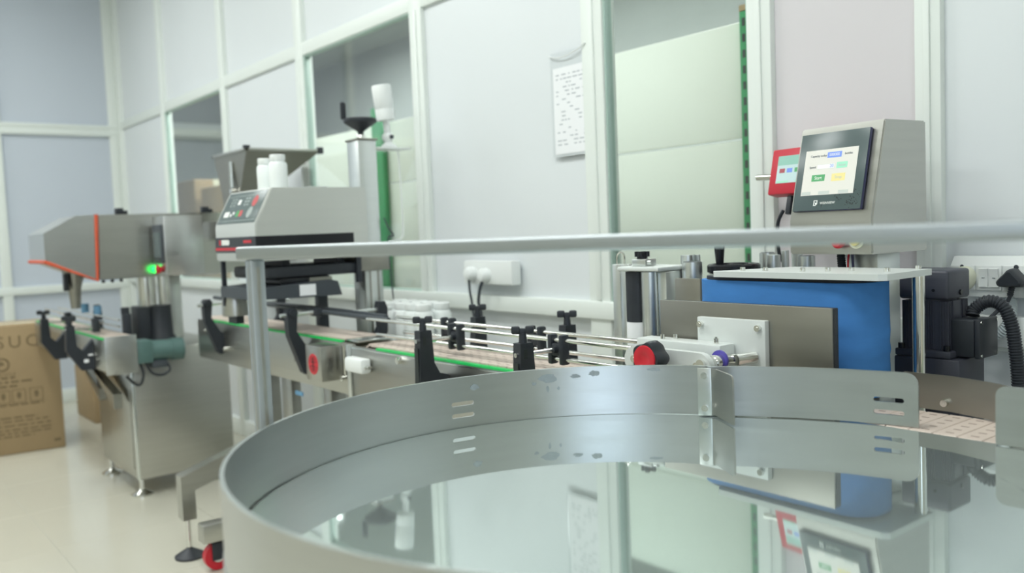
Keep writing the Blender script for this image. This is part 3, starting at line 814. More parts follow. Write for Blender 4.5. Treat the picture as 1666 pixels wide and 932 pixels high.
# ---- label dispenser rollers
ld = thing('label_dispenser', (-1.48, 1.6, .70), 'label dispenser head with black rubber roller and silver cylinders left of blue belt', 'machine part')
pr_ = MB().box(-1.583, -1.556, 1.585, 1.613, .70, 1.098, bev=.002); pr_.box(-1.5565, -1.532, 1.59, 1.608, .70, 1.098, bev=.0015)
build('profile_post', pr_, 'alu', ld)
build('wire_loop', MB().tube([(-1.577, 1.598, 1.09), (-1.577, 1.598, 1.115), (-1.570, 1.598, 1.126), (-1.560, 1.598, 1.128), (-1.552, 1.598, 1.12), (-1.551, 1.598, 1.09)], .0022), 'chrome', ld)
build('rubber_roller', MB().cyl((-1.498, 1.585, .958), (-1.498, 1.585, 1.081), .028, n=28), 'black_plastic', ld)
build('roller_shaft', MB().cyl((-1.498, 1.585, .70), (-1.498, 1.585, 1.09), .008, n=16), 'steel', ld)
build('label_web', MB().cyl((-1.498, 1.585, .88), (-1.498, 1.585, .9575), .0285, n=28), 'paper', ld)
build('silver_roller', MB().cyl((-1.4435, 1.572, .90), (-1.4435, 1.572, 1.082), .021, n=28), 'alu', ld)
build('roller_base', MB().cyl((-1.4435, 1.572, .70), (-1.4435, 1.572, .8995), .023, n=28), 'alu_paint', ld)
build('side_panel', MB().box(-1.4225, -1.395, 1.575, 1.66, .70, 1.083, bev=.003), 'alu', ld)
build('cap_plate', MB().box(-1.53, -1.395, 1.548, 1.66, 1.0835, 1.0945, bev=.004), 'alu_paint', ld)
build('clamp_block', MB().box(-1.500, -1.455, 1.57, 1.61, 1.095, 1.112, bev=.002).cyl((-1.452, 1.578, 1.104), (-1.440, 1.578, 1.104), .006, n=12), 'alu', ld)
ks = MB().cyl((-1.485, 1.592, 1.1125), (-1.485, 1.592, 1.128), .013, n=20)
for k in range(4):
    a = PI / 2 * k + .5; ks.cyl((-1.485 + .013 * math.cos(a), 1.592 + .013 * math.sin(a), 1.117), (-1.485 + .013 * math.cos(a), 1.592 + .013 * math.sin(a), 1.130), .006, n=12)
build('star_knob', ks, 'black_gloss', ld)
build('tension_tube', MB().cyl((-1.425, 1.69, .70), (-1.425, 1.69, 1.116), .017, n=24), 'alu', ld)
build('tension_flange', MB().box(-1.416, -1.398, 1.70, 1.706, .70, 1.116), 'alu', ld)
pt = build('peel_tube', MB().cyl((-1.37, 1.64, .70), (-1.37, 1.64, 1.102), .024, n=28), 'alu', ld)
build('tube_mouth', MB().cyl((-1.37, 1.64, 1.1005), (-1.37, 1.64, 1.1028), .021, n=28), 'dark_grey', pt)
build('peel_plate', MB().box(-1.345, -1.272, 1.548, 1.551, .862, 1.070, bev=.001).box(-1.2725, -1.2705, 1.549, 1.57, .862, 1.070), 'steel_dark', ld)

# ---- hand wheel and unwinding spindles
hw = thing('hand_wheel', (-1.325, 1.72, .70), 'black adjusting hand wheel with upright grip behind the label unit', 'hand wheel')
hv = MB()
hv.lathe([(.050, 0), (.058, 0), (.062, .004), (.062, .018), (.058, .022), (.050, .022), (.048, .018), (.046, .010), (.046, .006)], (-1.31, 1.72, 1.072), n=40)
build('wheel_rim', hv, 'black_gloss', hw)
build('wheel_disc', MB().lathe([(.002, 1.076), (.05, 1.078), (.05, 1.082), (.012, 1.085), (.002, 1.086)], (-1.31, 1.72, 0), n=32), 'black_plastic', hw)
build('grip', MB().lathe([(.008, 0), (.0095, .01), (.0125, .045), (.0125, .07), (.006, .078), (.001, .079)], (-1.335, 1.70, 1.09), n=20), 'black_gloss', hw)
build('shaft', MB().cyl((-1.31, 1.72, .70), (-1.31, 1.72, 1.077), .010, n=16), 'chrome', hw)
sp_ = thing('label_spindles', (-1.2, 1.8, .70), 'short silver spindle cylinders standing behind the aluminium top plate', 'machine part')
for x, y, r, zt in ((-1.30, 1.84, .019, 1.114), (-1.255, 1.80, .017, 1.11), (-1.262, 1.86, .009, 1.118), (-1.215, 1.85, .006, 1.115), (-1.165, 1.80, .019, 1.108)):
    so = build('spindle', MB().cyl((x, y, .70), (x, y, zt), r, n=24), 'alu', sp_)
    build('spindle_mouth', MB().cyl((x, y, zt - .001), (x, y, zt + .0006), r * .85, n=24), 'dark_grey' if r > .018 else 'alu_paint', so)

# ================================================================== WALL FITTINGS
ss = thing('switch_strip', (-.6, 1.99, 1.016), 'long white switch and socket strip on the right wall panel', 'switch')
build('trunking', MB().prism([(1.9995, 1.012), (1.958, 1.012), (1.955, 1.03), (1.955, 1.078), (1.972, 1.098), (1.9995, 1.098)], -.908, .1, 'x'), 'white_plastic', ss)
for a, b in ((-.900, -.856), (-.853, -.801), (-.798, -.738), (-.734, -.68)): build('module', MB().box(a, b, 1.951, 1.956, 1.026, 1.079, bev=.0015), 'white_plastic', ss)
for a, b in ((-.846, -.828), (-.8245, -.8065)):
    r_ = build('rocker', MB().prism([(1.951, 1.033), (1.9465, 1.034), (1.949, 1.053), (1.9455, 1.072), (1.951, 1.073)], a, b, 'x'), 'white_plastic', ss)
    build('mark', MB().box((a + b) / 2 - .003, (a + b) / 2 + .003, 1.9478, 1.9484, 1.0522, 1.0536), 'ink', r_)
build('pin_hole', MB().cyl((-.772, 1.9515, 1.076), (-.772, 1.9505, 1.076), .005, n=12).cyl((-.882, 1.9515, 1.077), (-.882, 1.9505, 1.077), .004, n=12), 'dark_grey', ss)
pl = thing('cream_adaptor', (-.873, 1.94, 1.03), 'rounded cream plug adaptor in the switch strip beside the motor', 'plug')
ad = MB(); ad.quadstrip([[(-.873 + s * .022 * math.cos(2 * PI * k / 28) * (1 if math.sin(2 * PI * k / 28) > 0 else .95), y, 1.052 + s * .026 * math.sin(2 * PI * k / 28)) for k in range(28)] for y, s in ((1.9508, 1), (1.935, 1), (1.925, .85), (1.922, .5))])
build('body', ad, 'cream_plastic', pl)
bp = thing('power_plug', (-.772, 1.93, 1.03), 'black three pin power plug hanging from the switch strip', 'plug')
pb = MB()
tri = []
for cx, cz, a0 in ((-.772, 1.066, 20), (-.791, 1.045, 140), (-.753, 1.045, 260)):
    for k in range(6):
        t = math.radians(a0 + k * 28 - 0); tri.append((cx + .009 * math.cos(t), cz + .009 * math.sin(t)))
pb.quadstrip([[(-.772 + (x + .772) * s, y, 1.052 + (z - 1.052) * s) for x, z in tri] for y, s in ((1.9505, .95), (1.945, 1.0), (1.925, .97), (1.914, .88), (1.910, .7))])
build('plug_body', pb, 'black_plastic', bp)
build('strain_relief', MB().tube([(-.772, 1.930, 1.036), (-.774, 1.930, 1.028), (-.776, 1.930, 1.018)], .0065, n=12, rib=.004), 'black_plastic', bp)
build('cord', MB().tube([(-.775, 1.93, 1.02), (-.781, 1.928, 1.005), (-.798, 1.92, .985), (-.816, 1.905, .96), (-.836, 1.90, .93), (-.851, 1.90, .85), (-.856, 1.90, .7005)], .0042), 'black_plastic', bp)
tag(build('grey_conduit', MB().tube([(-.80, 1.975, 1.011), (-.788, 1.965, 1.0), (-.780, 1.942, .978), (-.785, 1.938, .955), (-.80, 1.938, .938), (-.82, 1.938, .925), (-.845, 1.938, .90), (-.85, 1.938, .8), (-.85, 1.938, .705)], .012, n=16, rib=.0055), 'grey_conduit'), 'light grey corrugated conduit curling below the switch strip', 'conduit')
tag(build('cable_trunking', MB().box(-.94, .1, 1.955, 1.977, .905, .972, bev=.004), 'white_plastic'), 'white cable trunking box below the switch strip on the wall', 'trunking')

sk = thing('wall_socket', (-2.6, 1.99, .99), 'white double wall socket with two plugs on the middle panel', 'socket')
build('box', MB().box(-2.745, -2.452, 1.95, 1.9955, .995, 1.083, bev=.006), 'white_plastic', sk)
for x in (-2.685, -2.60):
    p_ = build('plug', MB().lathe([(.026, 0), (.026, .02), (.020, .032), (.012, .036), (.001, .036)], (0, 0, 0), n=20), 'white_plastic', sk, T=Tr(x, 1.951, 1.035 if x < -2.65 else 1.03) @ Matrix.Rotation(PI / 2, 4, 'X'))
    if x < -2.65: pts = [(x, 1.93, 1.012), (x + .002, 1.93, .97), (x + .003, 1.94, .9), (x + .01, 1.95, .7), (x + .02, 1.95, .3), (x + .05, 1.95, .006)]
    else: pts = [(x, 1.93, 1.01), (x - .012, 1.925, .98), (x - .03, 1.93, .93), (x - .03, 1.94, .88), (x - .05, 1.94, .8), (x - .055, 1.94, .4), (x - .06, 1.94, .006)]
    build('cord', MB().tube(pts, .0045 if x < -2.65 else .006), 'dark_grey', p_)

pp = thing('notice_sheet', (-2.155, 1.995, 1.44), 'white printed notice sheet in a clear sleeve on the middle panel', 'paper')
build('sheet', MB().box(-2.236, -2.074, 1.9905, 1.992, 1.440, 1.724), 'paper', pp)
sl_ = MB(); sl_.box(-2.25, -2.072, 1.9925, 1.9935, 1.432, 1.775)
build('sleeve', sl_, 'sleeve_film', pp)
build('sleeve_edge', MB().tube([(-2.248, 1.986, 1.768), (-2.2, 1.982, 1.755), (-2.15, 1.980, 1.757), (-2.10, 1.982, 1.768), (-2.072, 1.986, 1.782)], .002), 'white_plastic', pp)
tx = MB(); rr = random.Random(5)
z = 1.70
rowi = 0
while z > 1.46:
    x = -2.222
    while x < -2.09:
        ln = rr.uniform(.006, .022)
        if rr.random() < (.95 if rowi < 2 else .55): tx.box(x, min(x + ln, -2.085), 1.990, 1.9906, z - .0016, z + .0016)
        x += ln + rr.uniform(.004, .014)
    z -= .0135; rowi += 1
build('print', tx, 'ink_pale', pp)

# ================================================================== SEALER CONVEYOR (left section)
sc_ = thing('sealer_conveyor', (-3.2, 1.42, 0), 'steel slat conveyor with bent black brackets under the sealing machine', 'conveyor')
build('side_plate', MB().box(-4.02, -2.545, 1.36, 1.364, .672, .846, bev=.001), 'steel', sc_)
build('side_plate', MB().box(-4.02, -2.545, 1.512, 1.516, .672, .846, bev=.001), 'steel', sc_)
build('end_plate', MB().box(-4.024, -4.02, 1.36, 1.516, .672, .835), 'steel', sc_)
build('end_plate', MB().box(-2.545, -2.541, 1.36, 1.516, .672, .835), 'steel', sc_)
build('wear_strip', MB().box(-3.82, -2.63, 1.357, 1.371, .844, .851, bev=.001), 'green_strip', sc_)
slats(sc_, -3.99, -2.63, 1.373, .856, .138, .0425, wrap=0)
build('transfer_bridge', MB().box(-2.628, -2.545, 1.375, 1.51, .846, .854, bev=.002), 'steel_edge', sc_)
def bent_arm(X):
    poly = [(1.36, .725), (1.345, .712), (1.330, .722), (1.283, .855), (1.280, .935), (1.290, .952), (1.312, .952), (1.318, .93), (1.312, .87), (1.345, .815), (1.36, .80)]
    b = build('bracket', MB().prism(poly, X - .016, X + .016, 'x'), 'black_plastic', sc_)
    r_ = MB().cyl((X, 1.26, .928), (X, 1.40, .930), .0075, n=12); build('rod', r_, 'alu', b)
    build('boss', MB().cyl((X - .03, 1.30, .937), (X + .03, 1.30, .937), .014, n=14), 'black_plastic', b)
    c = MB().box(X - .03, X + .03, 1.385, 1.41, .915, .945, bev=.006); build('clamp', c, 'black_plastic', b)
    bo = MB(); hexscrew(bo, (X + .028, 1.36, .735), (0, -1, 0), .010, .012); build('bolt', bo, 'chrome', b)
bent_arm(-3.72); bent_arm(-2.885)
def rear_arm(X):
    poly = [(1.516, .725), (1.531, .712), (1.546, .722), (1.593, .855), (1.596, .935), (1.586, .96), (1.564, .96), (1.558, .93), (1.564, .87), (1.531, .815), (1.516, .80)]
    b = build('bracket', MB().prism(poly, X - .016, X + .016, 'x'), 'black_plastic', sc_)
    build('rod', MB().cyl((X, 1.62, .930), (X, 1.47, .930), .0075, n=12), 'alu', b)
rear_arm(-3.6); rear_arm(-2.74)
build('guide_rail', MB().tube([(-3.90, 1.40, .945), (-3.3, 1.40, .938), (-2.78, 1.41, .93), (-2.42, 1.42, .925)], .008, n=10), 'dark_grey', sc_)
build('guide_rail', MB().tube([(-3.80, 1.475, .93), (-3.3, 1.475, .93), (-2.9, 1.475, .93), (-2.52, 1.47, .925)], .008, n=10), 'dark_grey', sc_)
cbx = build('control_box', MB().box(-2.745, -2.632, 1.281, 1.3595, .72, .838, bev=.004), 'steel', sc_)
lgm = MB().cyl((-2.688, 1.281, .776), (-2.688, 1.2800, .776), .035, n=32)
build('emblem', lgm, 'red_plastic', cbx)
em = MB()
for r in (.010, .019, .027):
    for k in range(16):
        a = 2 * PI * k / 16
        if k % 8 in (0, 4): continue
        em.box(-.0018, .0018, -.0004, .0004, -.0014, .0014, T=Tr(-2.688 + r * math.cos(a), 1.2797, .776 + r * math.sin(a)))
em.box(-2.690, -2.686, 1.2792, 1.2799, .752, .800)
build('emblem_mark', em, 'ink_dark', cbx)
build('hinge_rod', MB().cyl((-2.60, 1.352, .735), (-2.60, 1.352, .835), .006, n=10), 'chrome', sc_)
build('hinge_bolt', MB().cyl((-2.60, 1.36, .730), (-2.60, 1.335, .730), .009, n=12), 'chrome', sc_)
build('rating_plate', MB().box(-2.99, -2.94, 1.3588, 1.36, .775, .79), 'paper', sc_)
build('cover_plate', MB().box(-3.01, -2.91, 1.3590, 1.36, .745, .82), 'steel_dark', sc_)
bo = MB()
for x, z in ((-3.93, .80), (-2.57, .72), (-2.57, .82)): hexscrew(bo, (x, 1.36, z), (0, -1, 0), .007, .004)
build('bolt', bo, 'chrome', sc_)
# bent stand with levelling feet
for X in (-3.36, -2.80):
    lo = build('leg', MB().box(X - .03, X + .03, 1.38, 1.44, .30, .672, bev=.004), 'steel', sc_)
    lo2 = build('leg', MB().box(X - .03, X + .03, 1.47, 1.51, .30, .672, bev=.004), 'steel', sc_)
    if X > -3:
        build('slot_cover', MB().box(X + .0295, X + .031, 1.395, 1.425, .50, .60, bev=.001), 'steel_dark', lo)
        continue
    arm = MB(); poly = [(1.44, .445), (1.44, .38), (1.075, .258), (1.075, .15), (1.025, .15), (1.025, .318)]
    arm.prism(poly, X - .03, X + .03, 'x'); build('outrigger', arm, 'steel', lo)
    build('levelling_foot', MB().lathe([(.02, 0), (.055, 0), (.056, .008), (.02, .03), (.012, .034), (.009, .04), (.009, .15), (.004, .15)], (X, 1.05, 0), n=24), 'black_plastic', lo)
    build('foot_stem', MB().cyl((X, 1.05, .035), (X, 1.05, .152), .0095, n=12), 'chrome', lo)
build('cross_tie', MB().box(-3.36, -2.8, 1.39, 1.43, .32, .38, bev=.004), 'steel', sc_)
bt = build('base_tube', MB().box(-3.19, -3.13, 1.03, 1.44, .11, .178, bev=.003), 'steel', sc_)
build('upright', MB().box(-3.19, -3.13, 1.395, 1.435, .178, .672, bev=.003), 'steel', sc_)
cs_ = MB().cyl((-3.175, 1.085, .052), (-3.145, 1.085, .052), .050, n=32)
cw = build('caster_wheel', cs_, 'red_plastic', bt)
build('caster_hub', MB().cyl((-3.177, 1.085, .052), (-3.143, 1.085, .052), .022, n=20), 'alu', bt)
build('caster_fork', MB().box(-3.182, -3.178, 1.06, 1.12, .04, .109, bev=.001).box(-3.142, -3.138, 1.06, 1.12, .04, .109, bev=.001).box(-3.182, -3.138, 1.06, 1.14, .103, .1105), 'black_plastic', bt)
build('tag', MB().box(-3.0, -2.94, 1.352, 1.356, .625, .64), 'blue_tag', sc_)

# ---- induction sealing machine
se = thing('sealing_machine', (-3.1, 1.5, 0), 'stainless sealing machine with sloping keypad panel over the left conveyor', 'machine')
sx0, sx1 = -3.305, -2.922
prof = [(1.205, 1.12), (1.205, 1.250), (1.272, 1.376), (1.645, 1.376), (1.645, 1.155), (1.5, 1.12)]
hbm = MB().prism(prof, sx0, sx1, 'x'); bmesh.ops.bevel(hbm.bm, geom=list(hbm.bm.edges), offset=.004, segments=2, affect='EDGES')
hs_ = build('housing', hbm, 'steel_light', se)
bd = MB(); bd.box(sx0 - .001, sx1 + .001, 1.2035, 1.206, 1.170, 1.208); bd.box(sx1 - .001, sx1 + .0012, 1.2035, 1.583, 1.170, 1.208)
build('black_band', bd, 'black_gloss', hs_)
build('red_stripe', MB().box(sx0, sx1 - .08, 1.2028, 1.2036, 1.160, 1.170).box(sx0, sx1, 1.2030, 1.2036, 1.152, 1.160, mi=1), ['red_plastic', 'black_gloss'], hs_)
build('band_lettering', MB().box(-3.24, -3.17, 1.2026, 1.2034, 1.180, 1.199).box(-3.17, -3.165, 1.2026, 1.2034, 1.183, 1.197), 'print_white', hs_)
build('band_mark', MB().box(-3.03, -2.96, 1.2026, 1.2034, 1.186, 1.196).box(-3.265, -3.25, 1.2026, 1.2034, 1.18, 1.199), 'red_plastic', hs_)
PT = frame_T((sx0, 1.205, 1.250), (1, 0, 0), (0, .067, .126))
kp = build('keypad', MB().box(.015, .368, .008, .137, .0002, .0015, bev=.0005), 'panel_dark', se, T=PT)
build('keypad_line', MB().box(.018, .365, .018, .020, .0014, .0018).box(.018, .365, .120, .122, .0014, .0018), 'print_grey', kp, T=PT)
kk = MB(); kk.box(.05, .095, .036, .058, .0014, .0019); kk.box(.11, .125, .038, .048, .0014, .0019); kk.box(.13, .145, .045, .056, .0014, .0019); kk.box(.14, .165, .085, .105, .0014, .0019)
build('key', kk, 'print_white', kp, T=PT)
build('key', MB().box(.165, .19, .036, .060, .0014, .0019), 'print_green', kp, T=PT); build('key', MB().box(.192, .22, .036, .060, .0014, .0019).cyl((.295, .095, .0014), (.295, .095, .0019), .022, n=20), 'print_red', kp, T=PT)
kd = MB()
for x in (.07, .1, .20, .225):
    for y in (.08, .093, .106): kd.box(x, x + .016, y, y + .006, .0014, .0018)
kd.cyl((.285, .05, .0014), (.285, .05, .0018), .022, n=20)
build('key', kd, 'print_grey', kp, T=PT)
build('lid_strip', MB().box(-3.05, -2.95, 1.42, 1.50, 1.376, 1.381, bev=.002).box(-2.99, -2.95, 1.43, 1.47, 1.376, 1.3765), 'alu', se)
build('coil_head', MB().box(-3.27, -2.95, 1.25, 1.62, 1.055, 1.098, bev=.012).box(-3.2, -3.0, 1.33, 1.36, 1.09, 1.125).box(-3.2, -3.0, 1.55, 1.58, 1.09, 1.14), 'black_plastic', se)
build('coil_plate', MB().box(-3.24, -2.96, 1.3, 1.5, 1.03, 1.054, bev=.006).box(-2.99, -2.95, 1.41, 1.50, 1.030, 1.05, mi=1), ['black_gloss', 'steel_dark'], se)
sb2 = MB().prism([(1.20, .985), (1.53, .98), (1.515, 1.032), (1.485, 1.04), (1.20, 1.025)], -3.27, -2.935, 'x')
tr_ = build('sealing_tunnel', sb2, 'dark_grey', se)
build('warning_label', MB().box(-2.9355, -2.934, 1.362, 1.425, .988, 1.028), 'paper', tr_)
build('hanger', MB().box(-3.285, -3.27, 1.21, 1.225, .95, 1.12).box(-2.955, -2.94, 1.60, 1.62, 1.02, 1.15), 'black_plastic', se)
ck = MB(); ck.lathe([(.05, .88), (.05, .93), (.045, .96), (.04, .985), (.02, .99), (.001, .99)], (-3.29, 1.26, .03), n=24)
build('motor_can', ck, 'steel', se)
build('can_bracket', MB().box(-3.33, -3.25, 1.245, 1.275, .88, .92), 'black_plastic', se)
build('cooling_duct', MB().box(-3.23, -3.19, 1.56, 1.60, .70, .985, bev=.003), 'dark_grey', se)
co = build('column', MB().box(-3.06, -2.968, 1.648, 1.725, .02, 1.556, bev=.003), 'alu', se)
gr = MB()
for y in (1.665, 1.70): gr.box(-2.9685, -2.9672, y, y + .008, .1, 1.10)
build('groove', gr, 'steel_dark', co)
build('cap', MB().box(-3.065, -2.963, 1.643, 1.730, 1.556, 1.563, bev=.001), 'steel_dark', co)
build('carriage', MB().box(-3.08, -2.945, 1.60, 1.745, 1.06, 1.16, bev=.004), 'steel_dark', co)
build('column_base', MB().box(-3.15, -2.935, 1.56, 1.80, 0, .02, bev=.004), 'steel', co)
build('cable', MB().tube([(-2.955, 1.735, 1.26), (-2.95, 1.75, 1.22), (-2.95, 1.77, 1.19), (-2.95, 1.745, 1.17), (-2.945, 1.75, 1.0), (-2.945, 1.755, .85), (-2.945, 1.755, .3), (-2.945, 1.755, .025)], .003), 'dark_grey', se)
hw2 = build('hand_wheel', MB().lathe([(.010, 0), (.012, .02), (.014, .022), (.058, .052), (.062, .055), (.064, .062), (.062, .069), (.056, .071), (.02, .066), (.001, .066)], (-3.014, 1.686, 1.572), n=36), 'black_plastic', se)
build('wheel_hub', MB().lathe([(.018, 0), (.018, .012), (.013, .02), (.001, .02)], (-3.014, 1.686, 1.5635), n=20), 'chrome', hw2)
build('grip', MB().lathe([(.008, 0), (.011, .006), (.011, .062), (.006, .066), (.001, .066)], (-3.045, 1.632, 1.640), n=16), 'black_plastic', hw2)

def bottle(x, y, z, r, h, label, group):
    t = thing('bottle', (x, y, z), label, 'bottle', group)
    b = MB().lathe([(r * .4, 0), (r * .94, 0), (r, h * .04), (r, h * .70), (r * .9, h * .77), (r * .72, h * .80), (r * .72, h * .82)], (x, y, z), n=28)
    build('body', b, 'bottle_white', t)
    build('cap', MB().lathe([(r * .3, h * .82), (r * .82, h * .82), (r * .84, h * .84), (r * .84, h * .98), (r * .78, h), (r * .2, h)], (x, y, z), n=28), 'white_plastic', t)
bottle(-3.075, 1.318, 1.3765, .029, .112, 'white bottle on the sealing machine, left and half hidden of the two', 'bottles on the sealer')
bottle(-3.0, 1.335, 1.3765, .033, .120, 'white bottle on the sealing machine, right one in front', 'bottles on the sealer')

# ---- lamp on a small shelf
sl = thing('signal_lamp', (-3.0, 1.78, 1.53), 'tilted white cylindrical lamp on a small shelf beside the hand wheel', 'lamp')
build('shelf', MB().box(-3.05, -2.96, 1.7255, 1.875, 1.525, 1.531, bev=.001).box(-3.03, -2.98, 1.7255, 1.731, 1.43, 1.531), 'white_plastic', sl)
build('base', MB().lathe([(.032, 0), (.032, .006), (.02, .018), (.012, .024), (.001, .024)], (-3.0, 1.80, 1.531), n=24), 'white_plastic', sl)
bj = MB(); bmesh.ops.create_uvsphere(bj.bm, u_segments=20, v_segments=12, radius=.022, matrix=Tr(-3.0, 1.797, 1.573)); bj.cyl((-2.98, 1.80, 1.573), (-2.972, 1.80, 1.573), .008, n=12, mi=1)
build('joint', bj, ['white_plastic', 'dark_grey'], sl)
LT = Tr(-3.0, 1.797, 1.59) @ Matrix.Rotation(math.radians(6), 4, 'X')
build('stem', MB().cyl((0, 0, -.005), (0, 0, .055), .013, n=16), 'white_plastic', sl, T=LT)
build('lamp_head', MB().lathe([(.030, .048), (.036, .05), (.037, .09), (.036, .092), (.037, .094), (.038, .178), (.035, .184), (.001, .185)], (0, 0, 0), n=28), 'white_plastic', sl, T=LT)
build('cord', MB().tube([(-3.0, 1.83, 1.527), (-2.99, 1.835, 1.5), (-2.99, 1.84, 1.3), (-2.985, 1.835, 1.2), (-2.97, 1.81, 1.175), (-2.95, 1.77, 1.17), (-2.945, 1.746, 1.168)], .003), 'white_plastic', sl)

# ---- bottles waiting on a bench behind the conveyor
bn = thing('bench', (-2.72, 1.72, 0), 'narrow steel bench behind the conveyor carrying white bottles', 'bench')
build('bench_top', MB().box(-2.925, -2.54, 1.60, 1.80, .80, .82, bev=.003), 'steel', bn)
for x in (-2.89, -2.57):
    for y in (1.63, 1.77): build('leg', MB().box(x - .015, x + .015, y - .015, y + .015, 0, .80, bev=.002), 'steel', bn)
k = 0
NM = {0: 'front', 1: 'second', 2: 'third'}
for j in range(2):
    for i in range(5):
        x = -2.875 + i * .071; y = 1.662 + j * .075
        bottle(x, y, .82, .034, .128, 'white bottle in the %s row on the bench, %s from the column' % (NM[j], ['first', 'second', 'third', 'fourth', 'fifth'][i]), 'bottles on the bench')

# ================================================================== FILLING MACHINE (far left)
fm = thing('filling_machine', (-4.62, 1.4, 0), 'stainless filling machine with orange edged nose at the far left', 'machine')
fx0, fx1 = -4.80, -4.45
hd = MB().prism([(1.062, 1.036), (1.075, 1.342), (1.95, 1.342), (1.95, 1.03)], fx0, fx1, 'x')
bmesh.ops.bevel(hd.bm, geom=list(hd.bm.edges), offset=.004, segments=2, affect='EDGES')
build('head', hd, 'steel', fm)
no = build('nose', MB().prism([(.835, 1.135), (.835, 1.262), (.975, 1.340), (1.058, 1.342), (1.048, 1.036)], fx0, fx1, 'x'), 'steel_h', fm)
tr2 = MB(); tr2.tube([(fx1 + .001, 1.064, 1.344), (fx1 + .001, 1.050, 1.034), (fx1 + .001, .835, 1.132), (fx0, .833, 1.132)], .009, smooth=False)
build('orange_gasket', tr2, 'orange_trim', no)
spt = MB(); spt.lathe([(.022, 0), (.030, .10), (.055, .19), (.055, .20), (.02, .20)], (-4.62, .985, .90), n=20)
sp2 = build('spout', spt, 'steel_dark', fm)
build('spout_clamp', MB().box(-4.60, -4.56, .93, .95, 1.0, 1.07, bev=.003).cyl((-4.585, .93, 1.0), (-4.585, .955, 1.0), .012, n=12), 'black_plastic', sp2)
cx = build('control_cabinet', MB().box(fx1 + .001, fx1 + .17, 1.315, 1.50, 1.04, 1.325, bev=.004), 'steel_h', fm)
build('screen_frame', MB().box(fx1 + .02, fx1 + .155, 1.306, 1.316, 1.10, 1.285, bev=.003), 'dark_grey', cx)
build('screen', MB().box(fx1 + .035, fx1 + .14, 1.3045, 1.3065, 1.13, 1.25), 'hmi_bezel', cx)
gl = MB().lathe([(.018, 0), (.018, .008), (.013, .022), (.001, .026)], (0, 0, 0), n=20)
build('green_lamp', gl, 'led_green', cx, T=Tr(fx1 + .035, 1.314, 1.072) @ Matrix.Rotation(PI / 2, 4, 'X'))
build('red_button', MB().lathe([(.014, 0), (.014, .01), (.021, .012), (.021, .024), (.001, .027)], (0, 0, 0), n=20), 'red_plastic', cx, T=Tr(fx1 + .105, 1.314, 1.072) @ Matrix.Rotation(PI / 2, 4, 'X'))
for y in (1.17, 1.58):
    build('latch', MB().box(fx1 - .03, fx1 + .0, y - .018, y + .018, 1.342, 1.372, bev=.004).box(fx1 - .03, fx1 + .005, y + .02, y + .035, 1.342, 1.36, bev=.003), 'black_plastic', fm)
bs_ = MB()
for y in (1.08, 1.12, 1.16): bs_.cyl((fx1 - .02, y, 1.02), (fx1 - .02, y, 1.034), .008, n=10)
build('bolt', bs_, 'black_plastic', fm)
build('column', MB().cyl((-4.62, 1.315, .80), (-4.62, 1.315, 1.032), .045, n=28), 'chrome', fm)
build('column', MB().cyl((-4.62, 1.40, .80), (-4.62, 1.40, 1.032), .030, n=28), 'chrome', fm)
build('column_boot', MB().box(-4.69, -4.56, 1.25, 1.31, .72, .885, bev=.008).lathe([(.075, .70), (.075, .715), (.062, .735), (.058, .885), (.03, .885)], (-4.60, 1.365, 0), n=24), 'black_plastic', fm)
build('back_post', MB().box(-4.78, -4.72, 1.46, 1.52, .70, 1.035, bev=.003), 'alu', fm)
cabm = MB().box(-4.96, -4.31, 1.135, 1.60, .085, .70, bev=.006)
cab = build('cabinet', cabm, 'steel', fm)
build('edge_trim', MB().box(-4.318, -4.303, 1.129, 1.144, .085, .70, bev=.003), 'steel_edge', cab)
build('door', MB().box(-4.92, -4.36, 1.130, 1.136, .13, .66, bev=.002), 'steel', cab)
for x, y in ((-4.90, 1.16), (-4.36, 1.16), (-4.90, 1.56), (-4.36, 1.56)):
    build('foot', MB().lathe([(.02, 0), (.05, 0), (.05, .008), (.018, .024), (.012, .03), (.010, .085)], (x, y, 0), n=20), 'chrome', cab)
# its own conveyor
build('conveyor_side', MB().box(-5.75, -4.19, 1.000, 1.004, .63, .775, bev=.001), 'steel', fm)
build('conveyor_side', MB().box(-5.75, -4.19, 1.128, 1.132, .63, .775, bev=.001), 'steel', fm)
build('conveyor_end', MB().box(-4.192, -4.186, .998, 1.134, .615, .788, bev=.001), 'steel_h', fm)
build('wear_strip', MB().box(-5.7, -4.22, .997, 1.010, .772, .779, bev=.001), 'green_strip', fm)
slats(fm, -5.72, -4.24, 1.011, .784, .112, .0425)
br_ = MB(); br_.prism([(-5.40, .632), (-5.30, .632), (-4.80, .41), (-4.80, .47)], 1.10, 1.134, 'y')
build('brace', br_, 'steel_dark', fm)
build('brace', MB().prism([(-4.96, .632), (-4.84, .632), (-4.36, .43), (-4.36, .50)], 1.06, 1.10, 'y'), 'steel', fm)
build('brace_arm', MB().box(-4.75, -4.36, 1.05, 1.1345, .60, .629, bev=.002), 'steel', fm)
def far_bracket(X):
    poly = [(1.0, .625), (.945, .625), (.885, .72), (.89, .835), (.925, .835), (.93, .74), (.955, .715), (1.0, .765)]
    b = build('bracket', MB().prism(poly, X - .02, X + .02, 'x'), 'black_plastic', fm)
    tknob(b, (X, .907, .835), .9, 1.2)
    build('rod', MB().cyl((X, .87, .815), (X, 1.03, .815), .006, n=10), 'chrome', b)
    build('clamp', MB().box(X - .02, X + .02, 1.005, 1.035, .795, .86, bev=.004), 'black_plastic', b)
    return b
far_bracket(-4.98)
b2 = far_bracket(-4.42)
build('sticker', MB().box(-4.3995, -4.399, .955, .975, .66, .675).box(-4.3995, -4.399, .975, .995, .69, .698), 'paper', b2)
